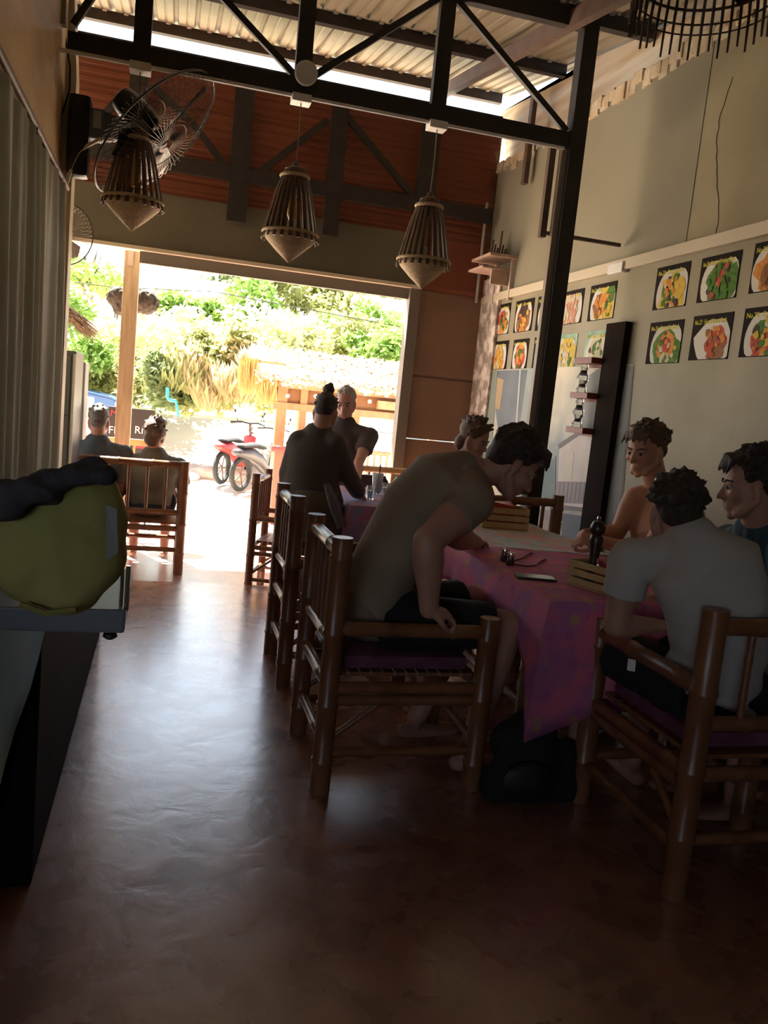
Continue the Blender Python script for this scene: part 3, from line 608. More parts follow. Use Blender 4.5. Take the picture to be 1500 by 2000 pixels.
chair('bamboo_armchair', 'bamboo armchair by the mural with a red brown post', (2.14, 4.62, 0), radians(-86), w=.5, hgt=.94, group=BC, nsp=4)
chair('bamboo_armchair', 'bamboo armchair under the shirtless man', (2.68, 3.35, 0), radians(170), w=.48, hgt=.88, group=BC, pad=False)
chair('bamboo_armchair', 'bamboo armchair under the man in teal', (2.65, 2.52, 0), radians(178), w=.46, hgt=.88, group=BC, pad=False)
chair('bamboo_armchair', 'slim bamboo armchair on the porch seen from its side, spindled back', (.72, 6.13, -.12), radians(-18), w=.46, hgt=.93, pad=False, nsp=5, group='porch furniture', r=.030)
# porch bench and far railing bench
def bench(label, x0, x1, y, z0, hgt, nsp, face, m=bamboo_m, group=None, r=.04):
    t = thing('bamboo_bench', label, 'bench', ((x0+x1)/2, y, z0), group); seat = .42
    def p(nm, a, b, rr): bm = B(); bam(bm, a, b, rr, 10); return obj(nm, bm, m, t, True)
    for x in (x0, x1):
        p('rear_post', (x, y, z0), (x, y, z0+hgt), r); p('front_post', (x, y+face*.55, z0), (x, y+face*.55, z0+.64), r*.9)
        p('armrest', (x, y, z0+.62), (x, y+face*.55, z0+.62), r*.7); p('side_rail', (x, y, z0+.2), (x, y+face*.55, z0+.2), r*.6)
        p('brace', (x, y, z0+.12), (x, y+face*.4, z0+.38), r*.4)
    p('top_rail', (x0, y, z0+hgt-.03), (x1, y, z0+hgt-.03), r*.75); p('back_rail', (x0, y, z0+.5), (x1, y, z0+.5), r*.6)
    for yy in (0, face*.55): p('cross_rail', (x0, y+yy, z0+seat-.05), (x1, y+yy, z0+seat-.05), r*.6); p('cross_rail', (x0, y+yy, z0+.2), (x1, y+yy, z0+.2), r*.5)
    for k in range(nsp): x = x0+(x1-x0)*(k+1)/(nsp+1); p('spindle', (x, y, z0+.5), (x, y, z0+hgt-.03), .013)
    for k in range(9):
        bm = B(); yy = y+face*(.04+.06*k); bar(bm, (x0, yy, z0+seat-.01), (x1, yy, z0+seat-.01), .05, .014); obj('seat_slat', bm, m, t)
    return t
bench('long bamboo bench seen from behind with two people on it', -.95, .16, 6.62, -.12, .91, 7, 1, group='porch furniture')
bench('pale bamboo bench against the brown boards, facing the room', 1.55, 2.72, 7.05, -.12, .96, 10, -1, bamboo_l, 'porch furniture')
# ---------------- main table ----------------
TX0, TX1, TY0, TY1, TZ = 1.36, 2.16, 2.60, 4.56, .76
tb = thing('dining_table', 'long dining table under the pink flowered cloth', 'table', ((TX0+TX1)/2, (TY0+TY1)/2, 0))
bm = B(); box(bm, (TX0+.02, TY0+.02, TZ-.04), (TX1-.02, TY1-.02, TZ-.008), .004); obj('tabletop', bm, wood_mid, tb)
for x in (TX0+.10, TX1-.10):
    for y in (TY0+.30, TY1-.2): bm = B(); bam(bm, (x, y, 0), (x, y, TZ-.04), .035); obj('leg', bm, bamboo_m, tb, True)
for x in (TX0+.10, TX1-.10): bm = B(); bam(bm, (x, TY0+.3, .25), (x, TY1-.2, .25), .025); obj('side_rail', bm, bamboo_m, tb, True)
for y in (TY0+.3, TY1-.2): bm = B(); bam(bm, (TX0+.1, y, .25), (TX1-.1, y, .25), .025); obj('cross_rail', bm, bamboo_m, tb, True)
def cloth(name, x0, x1, y0, y1, z, drop, m, label, amp=.018, corner=.10, front=0):
    """draped cloth: top grid + skirt with folds, longer at the corners"""
    bm = B(); n = 56; m_ = 36
    top = [[bm.verts.new((x0+(x1-x0)*i/12, y0+(y1-y0)*j/24, z)) for i in range(13)] for j in range(25)]
    for j in range(24):
        for i in range(12): bm.faces.new((top[j][i], top[j][i+1], top[j+1][i+1], top[j+1][i]))
    per = []
    for i in range(13): per.append(top[0][i])
    for j in range(1, 25): per.append(top[j][12])
    for i in range(11, -1, -1): per.append(top[24][i])
    for j in range(23, 0, -1): per.append(top[j][0])
    cx, cy = (x0+x1)/2, (y0+y1)/2; prev = per; N = len(per)
    for lev in range(1, 8):
        t = lev/7; cur = []
        for k, v in enumerate(per):
            p = v.co; nx = (1 if p.x > x1-1e-4 else -1 if p.x < x0+1e-4 else 0); ny = (1 if p.y > y1-1e-4 else -1 if p.y < y0+1e-4 else 0)
            iscor = nx and ny; dc = min((p-V((a, b, z))).length for a in (x0, x1) for b in (y0, y1))
            fr = max(0, 1-abs(p.y-y0)/.16) if front else 0
            d = drop + corner*max(0, 1-dc/.25) + front*(1 if ny < 0 else fr*fr)
            wob = amp*t*sin((p.x*27+p.y*23)+2*sin(p.x*9+p.y*7)); o = .010+.02*t+wob+ (.03*t if iscor else 0)
            cur.append(bm.verts.new((p.x+nx*o, p.y+ny*o, z-d*t-.004*(lev == 1))))
        for k in range(N): bm.faces.new((prev[k], cur[k], cur[(k+1) % N], prev[(k+1) % N]))
        prev = cur
    o = obj(name, bm, m, None, True); tag(o, label, 'tablecloth'); s = o.modifiers.new('s', 'SOLIDIFY'); s.thickness = .003; s.offset = 1; return o
def floral(name, base, base2, spot, spot2, sc=16):
    m = bpy.data.materials.new(name); m.use_nodes = True; n = m.node_tree.nodes; l = m.node_tree.links; b = n['Principled BSDF']; b.inputs['Roughness'].default_value = .75
    tc = n.new('ShaderNodeTexCoord'); nz = n.new('ShaderNodeTexNoise'); nz.inputs['Scale'].default_value = 7; nz.inputs['Detail'].default_value = 4
    l.new(tc.outputs['Object'], nz.inputs[0]); r = n.new('ShaderNodeValToRGB'); r.color_ramp.elements[0].position = .4; r.color_ramp.elements[1].position = .6
    r.color_ramp.elements[0].color = (*base, 1); r.color_ramp.elements[1].color = (*base2, 1); l.new(nz.outputs[0], r.inputs[0])
    vo = n.new('ShaderNodeTexVoronoi'); vo.inputs['Scale'].default_value = sc; l.new(tc.outputs['Object'], vo.inputs[0])
    r2 = n.new('ShaderNodeValToRGB'); e = r2.color_ramp.elements; e[0].position = .16; e[0].color = (1, 1, 1, 1); e[1].position = .38; e[1].color = (0, 0, 0, 1); x = e.new(.24); x.color = (.1, .1, .1, 1); y = e.new(.30); y.color = (.9, .9, .9, 1)
    l.new(vo.outputs[0], r2.inputs[0]); mx = n.new('ShaderNodeMix'); mx.data_type = 'RGBA'; l.new(r2.outputs[0], mx.inputs[0]); l.new(r.outputs[0], mx.inputs[6])
    r3 = n.new('ShaderNodeValToRGB'); r3.color_ramp.elements[0].color = (*spot, 1); r3.color_ramp.elements[1].color = (*spot2, 1); r3.color_ramp.elements[0].position = .3; r3.color_ramp.elements[1].position = .7
    l.new(vo.outputs['Color'], r3.inputs[0]); l.new(r3.outputs[0], mx.inputs[7]); l.new(mx.outputs[2], b.inputs['Base Color']); return m
cl = cloth('tablecloth', TX0, TX1, TY0, TY1, TZ, .16, floral('pink flowered cotton', (.70, .15, .25), (.44, .14, .30), (.50, .32, .10), (.45, .10, .30)), 'pink and purple flowered tablecloth on the long table', corner=.10, front=.24)
runner = mat('rainbow cloth', (.30, .20, .24), .7, (.35, .42, .40), 5)
bm = B(); n_ = 16
rows = [[bm.verts.new((TX0+.02+(TX1-TX0+.04)*i/10 if False else TX0+.03+(TX1-TX0-.03)*i/10, 3.66-.10*i/10+(TY1-3.64+.09*i/10)*j/n_, TZ+.006+.0025*sin(i*2.1+j*1.3))) for i in range(11)] for j in range(n_+1)]
for j in range(n_):
    for i in range(10): bm.faces.new((rows[j][i], rows[j][i+1], rows[j+1][i+1], rows[j+1][i]))
ge = bmesh.ops.extrude_face_region(bm, geom=list(bm.faces))
for v in ge['geom']:
    if isinstance(v, bmesh.types.BMVert): v.co.z -= .003
tag(obj('table_map', bm, floral('pale printed sheet', (.55, .66, .68), (.72, .42, .48), (.72, .58, .34), (.32, .52, .54), 9), None, True), 'pale multicoloured printed sheet laid over the far half of the table', 'cloth')
# condiment boxes
def caddy(px, py, label, items, rz, w=.24, dp=.15, hh=.10):
    q = at(px, py, z=TZ+.004); R3 = Matrix.Rotation(rz, 3, 'Z'); T = lambda x, y, z: q + R3 @ V((x, y, z))
    t = thing('condiment_box', label, 'box', q, 'wooden condiment boxes on the table'); wd = mat('pale slat wood', (.52, .34, .14), .6, (.58, .40, .18), 8, stretch=(1, 6, 6))
    def bx(nm, lo, hi, m=wd, par=t):
        bm = B(); box(bm, lo, hi, .002)
        for v in bm.verts: v.co = T(*v.co)
        return obj(nm, bm, m, par)
    bx('base', (-w/2, -dp/2, 0), (w/2, dp/2, .008))
    for s in (-1, 1):
        for k in range(3):
            z = .010+k*hh/3; bx('slat', (-w/2, s*dp/2-.004, z), (w/2, s*dp/2+.004, z+hh/3-.008)); bx('slat', (s*w/2-.004, -dp/2, z), (s*w/2+.004, dp/2, z+hh/3-.008))
        for u in (-1, 1): bx('corner_post', (s*(w/2-.012)-.006, u*(dp/2-.012)-.006, .006), (s*(w/2-.012)+.006, u*(dp/2-.012)+.006, hh-.002))
    bx('end_board', (w/2+.004, -dp/2-.004, 0), (w/2+.010, dp/2+.004, hh+.015), mat('red brown board', (.26, .07, .03), .5)) if items else None
    return q, T
q, T = caddy(1170, 1150, 'near pale slatted condiment box with a red end, by the pepper mill', True, radians(-68), w=.20)
mill = thing('pepper_mill', 'tall dark wooden pepper mill standing in the near condiment box', 'mill', T(-.06, .02, .012))
mm = mat('dark turned wood', (.045, .022, .012), .3); c0 = T(-.06, .02, .012)
bm = B(); lathe(bm, [(.028, 0), (.03, .02), (.022, .05), (.019, .10), (.024, .15), (.028, .175), (.022, .19)], c0, 20); obj('body', bm, mm, mill, True)
bm = B(); lathe(bm, [(.020, .19), (.03, .205), (.031, .225), (.02, .245), (.006, .25)], c0, 20); obj('head', bm, mm, mill, True)
bm = B(); lathe(bm, [(.005, .25), (.009, .256), (.006, .266)], c0, 12); obj('knob', bm, chrome, mill, True)
for i, (x, y, m, hh, lb) in enumerate(((.03, -.02, mat('red sauce', (.42, .03, .015), .3), .11, 'red sauce tub in the near condiment box'), (.06, .03, mat('dark jar', (.08, .03, .02), .3), .14, 'dark sauce jar in the near condiment box'))):
    c0 = T(x, y, .012); t = thing('sauce_jar', lb, 'jar', c0); bm = B(); lathe(bm, [(.03, 0), (.036, .01), (.038, hh*.7), (.03, hh*.85)], c0, 18); obj('body', bm, m, t, True)
    bm = B(); lathe(bm, [(.034, hh*.85), (.036, hh*.9), (.034, hh), (.01, hh+.004)], c0, 18); obj('lid', bm, mat('red lid', (.35, .04, .03), .4) if i == 0 else black_c, t, True)
q, T = caddy(978, 1030, 'far condiment box of brown slats in front of the leaning man', False, radians(-8), w=.26, dp=.18, hh=.12)
c0 = T(-.02, 0, .012); t = thing('napkin_pack', 'crumpled bright red napkin pack in the far condiment box', 'napkins', c0)
bm = B(); box(bm, c0+V((-.08, -.05, 0)), c0+V((.08, .05, .12)), .012)
for v in bm.verts: v.co += V((noise.noise(v.co*30)*.02, noise.noise(v.co*30+V((5, 0, 0)))*.02, max(0, noise.noise(v.co*22))*.05))
obj('pack', bm, mat('bright red foil', (.55, .05, .03), .35), t, True)
c0 = T(-.03, .045, .12) + V((0, 0, 0)); t = thing('sauce_bottle', 'orange red sauce bottle standing in the far condiment box', 'bottle', T(-.09, .045, .012))
c0 = T(-.105, .06, .012); bm = B(); lathe(bm, [(.02, 0), (.024, .01), (.024, .13), (.012, .17), (.010, .2)], c0, 16); obj('body', bm, mat('orange sauce', (.45, .13, .05), .3), t, True)
bm = B(); lathe(bm, [(.012, .2), (.013, .225), (.006, .235)], c0, 12); obj('cap', bm, mat('red lid', (.35, .04, .03), .4), t, True)
# phone, cruets, straps
q = at(1045, 1129, z=TZ+.004); R3 = Matrix.Rotation(radians(-14), 3, 'Z'); t = thing('phone', 'flat phone lying on the near edge of the pink cloth', 'phone', q)
bm = B(); box(bm, (-.080, -.044, 0), (.080, .044, .008), .003)
for v in bm.verts: v.co = q + R3 @ v.co
obj('body', bm, mat('phone black', (.01, .01, .012), .3), t, True)
bm = B(); box(bm, (-.074, -.039, .0078), (.074, .039, .0088))
for v in bm.verts: v.co = q + R3 @ v.co
obj('screen', bm, mat('phone glass with painted reflection', (.30, .35, .36), .2), t)  # pale grey-blue base colour paints the reflection on the screen
for i, (px, py) in enumerate(((984, 1096), (996, 1104))):
    c0 = at(px, py, z=TZ+.004); t = thing('cruet', ['left', 'right'][i]+' of the two little chrome topped shakers by the cloth edge', 'shaker', c0)
    bm = B(); lathe(bm, [(.016, 0), (.017, .01), (.014, .035)], c0, 16); obj('body', bm, mat('dark glass', (.08, .03, .03), .15), t, True)
    bm = B(); lathe(bm, [(.015, .035), (.017, .04), (.014, .055), (.004, .062)], c0, 16); obj('cap', bm, chrome, t, True)
bm = B(); lst = [at(px, py, z=TZ+.007) for px, py in ((1000, 1096), (1020, 1090), (1032, 1082), (1040, 1080))]; tube(bm, lst, .0035, 6); lst = [at(px, py, z=TZ+.007) for px, py in ((1004, 1102), (1030, 1106), (1046, 1104), (1055, 1096), (1066, 1092))]; tube(bm, lst, .0035, 6)
tag(obj('folded_spectacles', bm, mat('dark red frame', (.12, .02, .02), .4)), 'thin dark folded frame arms lying beside the shakers', 'glasses')
# ---------------- second table behind ----------------
t = thing('dining_table', 'second table with a blue and pink cloth, near the standing woman', 'table', (1.55, 5.35, 0))
bm = B(); box(bm, (1.15, 4.9, .72), (1.95, 5.95, .75), .004); obj('tabletop', bm, wood_mid, t)
for x in (1.22, 1.88):
    for y in (4.98, 5.88): bm = B(); bam(bm, (x, y, 0), (x, y, .72), .03); obj('leg', bm, bamboo_m, t, True)
cloth('tablecloth', 1.13, 1.97, 4.88, 5.97, .757, .28, floral('blue pink cotton', (.30, .30, .55), (.50, .22, .30), (.55, .35, .4), (.2, .35, .55), 11), 'blue and pink tablecloth on the second table', corner=.1)
q = at(735, 965, z=.76); t = thing('iced_drink', 'tall clear cup of pale iced drink with a dark straw on the second table', 'drink', q)
bm = B(); lathe(bm, [(.028, 0), (.03, .005), (.042, .15), (.040, .15), (.028, .012)], q, 20); obj('cup', bm, mat('frosted cup', (.75, .75, .72), .2, trans=.5), t, True)
bm = B(); lathe(bm, [(.026, .012), (.036, .11)], q, 18); obj('drink', bm, mat('milky drink', (.55, .52, .45), .3), t, True)
bm = B(); tube(bm, [q+V((0, 0, .02)), q+V((.012, 0, .21))], .004, 6); obj('straw', bm, black_c, t)
for i, (px, py) in enumerate(((722, 975), (752, 968))):
    q = at(px, py, z=.76); t = thing('water_glass', ['small blue tinted glass left of the iced drink', 'small clear glass right of the iced drink'][i], 'glass', q)
    bm = B(); lathe(bm, [(.024, 0), (.026, .004), (.03, .09), (.028, .09), (.023, .01)], q, 18); obj('cup', bm, glass, t, True)
    bm = B(); lathe(bm, [(.022, .01), (.026, .06)], q, 16); obj('water', bm, mat('bluish water', (.35, .5, .7), .1, trans=.6), t, True)
bm = B(); q = at(775, 948, z=.775); box(bm, q-V((.16, .06, .016)), q+V((.16, .06, -.01)), .003); tag(obj('menu_card', bm, mat('laminated card', (.6, .55, .5), .2)), 'pale laminated menu lying on the second table', 'menu')
for i, px in enumerate((722, 795)):
    q = at(px, 985, y=6.35); t = thing('dining_chair', ['dark rounded chair back left of the iced drink', 'dark rounded chair back right of the iced drink'][i], 'chair', (q.x, 6.35, -.12), 'dark chairs at the second table')
    bm = B(); pts = []
    for k in range(15): a = pi*k/14; pts.append((q.x-.17*cos(a), 6.35, .62+.20*min(1, sin(a)*1.3)))
    pts = [(q.x-.17, 6.35, .33)]+pts+[(q.x+.17, 6.35, .33)]; poly(bm, pts[::-1], (0, .03, 0)); obj('backrest', bm, mat('dark brown leather', (.05, .03, .025), .5), t)
    bm = B(); box(bm, (q.x-.2, 5.98, .30), (q.x+.2, 6.36, .36), .015); obj('seat', bm, MATS['dark brown leather'], t, True)
    for dx in (-.17, .17):
        for yy in (6.02, 6.34): bm = B(); tube(bm, [(q.x+dx, yy, -.12), (q.x+dx, yy, .31)], .015, 8); obj('leg', bm, steel, t)
# ---------------- counter, bag, slab on the left ----------------
t = thing('counter', 'dark low counter along the left wall', 'counter', (-.5, 3.4, 0)); dk = mat('charcoal board', (.012, .014, .019), .95, (.018, .02, .026), 5, spec=.08)
bm = B(); box(bm, (XL+.1, 2.23, 0), (-.28, 4.6, .80), .008); obj('body', bm, dk, t)
bm = B(); box(bm, (XL+.08, 2.22, .80), (-.27, 4.62, .835), .006); obj('worktop', bm, dk, t)
t = thing('side_table', 'grey edged side table in the left foreground', 'table', (-.6, 1.95, 0)); gs = mat('slate grey laminate', (.12, .135, .16), .45, (.15, .165, .19), 4)
q0 = at(245, 1192, d=1.78); q1 = at(245, 1240, d=1.78)
bm = B(); box(bm, (-1.5, q0.y, q1.z), (q0.x, q0.y+.42, q0.z), .006); obj('tabletop', bm, gs, t)
bm = B(); box(bm, (-1.45, q0.y+.02, q1.z-.004), (q0.x-.02, q0.y+.40, q1.z+.002)); obj('frame', bm, steel, t)
for x in (-1.42, -.92):
    for y in (q0.y+.04, q0.y+.37): bm = B(); box(bm, (x, y, 0), (x+.04, y+.04, q1.z)); obj('leg', bm, steel, t)
bm = B(); c0 = at(214, 1241, d=1.79); lathe(bm, [(.004, 0), (.014, -.003), (.016, -.010), (.008, -.016)], c0+V((0, .02, .002)), 14); obj('clamp_knob', bm, steel, t, True)
bm = B(); a = at(246, 1192, d=1.80); tube(bm, [a, a+V((0, 0, .10))], .005, 8); tube(bm, [a+V((-.012, 0.01, 0)), a+V((-.012, .01, .09))], .004, 8); tag(obj('chrome_stand', bm, chrome), 'thin chrome rods standing on the side table corner', 'stand')
# hanging cloth under the side table
hc = mat('white teal cloth', (.80, .78, .72), .9, (.35, .52, .50), 2.2, .2, 8, stretch=(2, 2, .6))
bm = B(); n = 40; rows = []
zt = q1.z-.002
for i in range(n+1):
    x = -.95+(.69)*i/n; u = i/n; hem = max(.24, .29+(x+.364)*4.6+.02*sin(x*70)); hem = min(hem, zt-.02); yb_ = 2.17
    rows.append([bm.verts.new((x, yb_+.012*sin(x*60+t_*2)*t_ - .0*t_, zt+(hem-zt)*t_)) for t_ in (0, .25, .5, .75, 1)])
for i in range(n):
    for j in range(4): bm.faces.new((rows[i][j], rows[i+1][j], rows[i+1][j+1], rows[i][j+1]))
o = tag(obj('hanging_cloth', bm, hc, None, True), 'white and teal cloth hanging under the side table in front of the counter', 'cloth'); s = o.modifiers.new('s', 'SOLIDIFY'); s.thickness = .002
# yellow bag
t = thing('yellow_bag', 'soft olive yellow bag on the side table in the left foreground', 'bag', at(120, 1195, d=1.55))
bag_m = mat('olive yellow canvas', (.32, .285, .085), .85, (.38, .34, .12), 5, .25, 12)
bm = B(); D0 = 1.62
for px, py, r, sq in ((120, 1060, .115, 1), (165, 1010, .09, 1), (75, 1090, .10, 1), (130, 1120, .088, 1), (170, 1085, .085, 1), (60, 1050, .09, 1), (185, 970, .055, 1), (150, 965, .05, 1), (30, 1075, .07, 1), (205, 1020, .05, 1), (95, 1005, .06, 1)):
    ell(bm, at(px, py, d=D0), (r*.95, r*.8, r*.98))
bg_o = solid('body', bm, bag_m, t, .008, 18, .6)
for v in bg_o.data.vertices: v.co += v.normal*(.006*noise.noise(v.co*9)+.003*noise.noise(v.co*26))
bm = B(); a = [at(px, py, d=D0-.10) for px, py in ((195, 985), (225, 1000), (222, 1100), (198, 1110))]
poly(bm, [at(206, 985, d=D0-.085), at(228, 995, d=D0-.075), at(230, 1080, d=D0-.075), at(208, 1095, d=D0-.09)], (0, .006, 0)); obj('pale_label', bm, mat('pale blue label', (.33, .33, .33), .8), t)
bm = B(); tube(bm, [at(px, py, d=D0-.06) for px, py in ((40, 1180), (90, 1198), (150, 1190))], .006, 6); obj('piping', bm, mat('dark yellow piping', (.22, .19, .05), .7), t)
bm = B()
for i in range(26):
    px = -30+9.5*i; py = 955-32*sin(min(1, max(0, (px-40)/160))*1.6)+ (18 if px < 100 else 0)
    ell(bm, at(px, py+rnd.uniform(-6, 6), d=D0-.04+rnd.uniform(-.03, .05)), (.030, .035, .017+.008*rnd.random()))
for i in range(34):
    px = rnd.uniform(-40, 105); ell(bm, at(px, 968+rnd.uniform(-18, 38)-.12*px, d=D0-.09+rnd.uniform(-.02, .03)), (.026, .022, .018))
dc = solid('dark_garment', bm, mat('dark grey knit', (.045, .040, .048), .95, (.06, .055, .065), 20, .5, 40), None, .006, 6)
for v in dc.data.vertices: v.co += v.normal*(.008*noise.noise(v.co*18))
tag(dc, 'crumpled dark grey garment lying over the yellow bag', 'garment')
bm = B()
for i in range(7): ell(bm, at(85+i*9, 935+rnd.uniform(-5, 8), d=D0+.10), (.022, .03, .020))
gc = solid('green_cloth', bm, mat('dull green cloth', (.08, .12, .05), .9), None, .006, 6); tag(gc, 'small dull green cloth tucked behind the dark garment', 'cloth')
# tall cabinets by the left edge of the opening
a, b = at(112, 682, y=6.0), at(150, 682, y=6.0)
t = thing('drinks_fridge', 'tall dark grey cabinet at the left of the opening', 'cabinet', ((a.x+b.x)/2-.1, 6.2, -.12))
bm = B(); box(bm, (a.x-.35, 6.0, -.12), (b.x, 6.5, a.z), .01); obj('body', bm, mat('grey enamel', (.09, .10, .11), .35), t)
bm = B(); box(bm, (b.x-.018, 5.99, -.1), (b.x-.002, 5.999, a.z-.02)); obj('edge_strip', bm, mat('bright strip', (.5, .52, .52), .3), t)
bm = B(); box(bm, (a.x-.34, 5.985, -.05), (b.x-.03, 5.999, 1.10), .003); obj('lower_door', bm, mat('grey enamel', (0, 0, 0)), t)
bm = B(); box(bm, (a.x-.34, 5.985, 1.11), (b.x-.03, 5.999, a.z-.03), .003); obj('upper_door', bm, mat('grey enamel', (0, 0, 0)), t)
a, b = at(154, 706, y=6.9), at(168, 706, y=6.9); bm = B(); box(bm, (a.x-.2, 6.9, -.12), (b.x, 7.2, a.z), .01); tag(obj('small_cabinet', bm, mat('pale grey enamel', (.35, .37, .34), .5)), 'narrow pale grey cabinet behind the tall dark one', 'cabinet')
# black backpack on the floor
q = at(1040, 1560, z=0); t = thing('backpack', 'black backpack on the floor between the near chair and the table', 'bag', q)
bm = B()
for px, py, r in ((1030, 1500, .14), (1035, 1440, .11), (980, 1530, .09), (1090, 1530, .10), (1060, 1400, .07), (1000, 1450, .09), (1100, 1480, .08)): ell(bm, at(px, py, y=q.y+.02) , (r, r*.75, r))
bk = solid('body', bm, black_c, t, .01, 12)
bm = B(); tube(bm, [at(1030, 1390, y=q.y+.02), at(1045, 1375, y=q.y+.02), at(1062, 1390, y=q.y+.02)], .008, 8); obj('grab_loop', bm, black_c, t)
bm = B(); ell(bm, at(1030, 1525, y=q.y-.09), (.10, .03, .07)); obj('front_pocket', bm, mat('black nylon', (.015, .015, .016), .6), t, True)
# ---------------- people ----------------
def basis(f, u=(0, 0, 1)):
    f = V(f).normalized(); u = V(u); r = f.cross(u).normalized(); u = r.cross(f).normalized()
    return Matrix((r, f, u)).transposed()      # columns: right, forward, up
def head(bm, c, M, s=1.0, neck=None):
    T = lambda x, y, z: V(c) + M @ V((x*s, y*s, z*s)); e = lambda p, r: ell(bm, T(*p), tuple(q*s for q in r), M, 20, 14)
    e((0, -.014, .035), (.073, .094, .082)); e((0, .022, -.02), (.062, .064, .078)); e((0, .032, -.072), (.046, .05, .036)); e((0, .066, -.098), (.02, .018, .016))
    for k in (-1, 1):
        tube(bm, [T(k*.066, 0, -.05), T(k*.034, .055, -.092)], .016*s, 10, rnd=True)
        e((k*.04, .058, -.022), (.024, .024, .022)); e((k*.077, -.006, -.012), (.008, .018, .030)); e((k*.079, -.002, -.028), (.008, .010, .012))
        e((k*.013, .090, -.030), (.009, .011, .008))
    tube(bm, [T(-.045, .066, .018), T(0, .080, .014), T(.045, .066, .018)], .010*s, 10, rnd=True)
    tube(bm, [T(0, .078, .014), T(0, .092, -.012), T(0, .104, -.030)], [.008*s, .010*s, .011*s], 10, rnd=True)
    tube(bm, [T(-.021, .078, -.058), T(0, .087, -.056), T(.021, .078, -.058)], .0055*s, 8, rnd=True)
    tube(bm, [T(-.018, .078, -.068), T(0, .086, -.069), T(.018, .078, -.068)], .0065*s, 8, rnd=True)
    if neck is not None: tube(bm, [T(0, -.022, -.03), (T(0, -.02, -.09)+V(neck))/2, V(neck)], [.056*s, .054*s, .064*s], 16, rnd=True)
def eyes(par, c, M, s=1.0):
    for k in (-1, 1):
        bm = B(); ell(bm, V(c)+M @ V((k*.031*s, .0705*s, .001*s)), .0115*s, M, 12, 8); e = obj('eye', bm, eye_w, par, True)
        bm = B(); ell(bm, V(c)+M @ V((k*.031*s, .079*s, .001*s)), (.0075*s, .0045*s, .0075*s), M, 10, 6); obj('iris', bm, black_c, e, True)
        bm = B(); tube(bm, [V(c)+M @ V((k*q*s, w*s, z*s)) for q, w, z in ((.014, .086, .020), (.032, .082, .027), (.050, .067, .022))], .0035*s, 6, rnd=True); obj('eyebrow', bm, hair_d, par, True)
def hair(par, c, M, m, s=1.0, seed=0, fringe=0, back=0, tuft=70, thick=.010, length=.03, name='hair', extra=None, bald=0):
    rnd = random.Random(seed); bm = B(); T = lambda x, y, z: V(c)+M @ V((x*s, y*s, z*s))
    ell(bm, T(0, -.026, .045), (.080*s, .094*s, .084*s), M, 20, 14)
    if back: ell(bm, T(0, -.06, -.02-back), (.066*s, .05*s, .06*s), M)
    else: ell(bm, T(0, -.058, -.005), (.068*s, .052*s, .055*s), M)
    for k in range(tuft):
        a = rnd.uniform(-pi, pi); ph = rnd.uniform(-.25, 1.45)
        d = V((cos(ph)*sin(a), -cos(ph)*cos(a), sin(ph)))
        if d.y > .55 and d.z < .55: continue
        p = V((d.x*.078, d.y*.094-.022, d.z*.084+.045)); sw = V((rnd.uniform(-1, 1)*.4, rnd.uniform(-.2, .9), rnd.uniform(-.5, .2)))
        q = p + (d*.35+sw*.6).normalized()*length*rnd.uniform(.5, 1.1)
        tube(bm, [T(*p), T(*((p+q)/2+d*.003)), T(*q)], [thick*s, thick*.85*s, thick*.4*s], 8, rnd=True)
    for k in range(fringe):
        x = -.055+.11*k/max(1, fringe-1); y = .062+.012*(1-abs(x)/.06); z = .105-.4*abs(x)
        q = (x*1.1+rnd.uniform(-.01, .01), y+.026, z-.022-rnd.uniform(0, .018)); tube(bm, [T(x*.9, y-.04, z+.006), T(x, y, z+.008), T(*q)], [.013*s, .012*s, .005*s], 8, rnd=True)
    if extra: extra(bm, T)
    return solid(name, bm, m, par, .0055, 2)
def hand(bm, w, d, n, s=1, curl=.5, side=1, spread=.1, k=1.0):
    """w wrist, d hand direction, n palm normal (palm faces n), side=+1 right hand"""
    d = V(d).normalized(); n = V(n); n = (n-d*d.dot(n)).normalized(); r = d.cross(n).normalized()*side*-1   # r towards thumb
    w = V(w); P = lambda a, b, c_: w+d*a*k+r*b*k+n*c_*k
    tube(bm, [P(-.01, 0, 0), P(.03, 0, 0), P(.075, -.002, .002)], [(.026*k, .018*k), (.038*k, .016*k), (.041*k, .013*k)], 14, side=r, rnd=True)
    for i, (b, L, rr) in enumerate(((.030, .072, .0088), (.010, .080, .0090), (-.011, .074, .0086), (-.031, .058, .0076))):
        p = P(.080-.006*abs(i-1), b, .002); dd = (d+r*spread*(1.3-i)*.5).normalized(); pts = [p-d*.012*k, p]; ang = 0
        for j, f in enumerate((.45, .30, .25)):
            ang += curl*(.75, .95, .7)[j]; p = p + (dd*cos(ang)+n*sin(ang))*L*f*k; pts.append(p)
        tube(bm, pts, [rr*k*1.05, rr*k*1.05, rr*k, rr*k*.92, rr*k*.78], 10, rnd=True)
    t0 = P(.018, .026, .006); t1 = P(.048, .052, .018+.01*curl); t2 = P(.074, .056-.02*curl, .028+.02*curl); t3 = P(.092, .05-.035*curl, .034+.026*curl)
    tube(bm, [t0, t1, t2, t3], [.014*k, .0115*k, .010*k, .008*k], 10, rnd=True)
def limb(bm, a, b, c, ra, rb, rc, mid=None):
    a, b, c = V(a), V(b), V(c)
    tube(bm, [a, a.lerp(b, .35), a.lerp(b, .75), b], [ra, ra*.98, rb*1.06, rb], 16, rnd=True)
    tube(bm, [b, b.lerp(c, .28), b.lerp(c, .7), c], [rb, (mid or rb*1.08), (rb+rc)/2*.92, rc], 16, rnd=True)
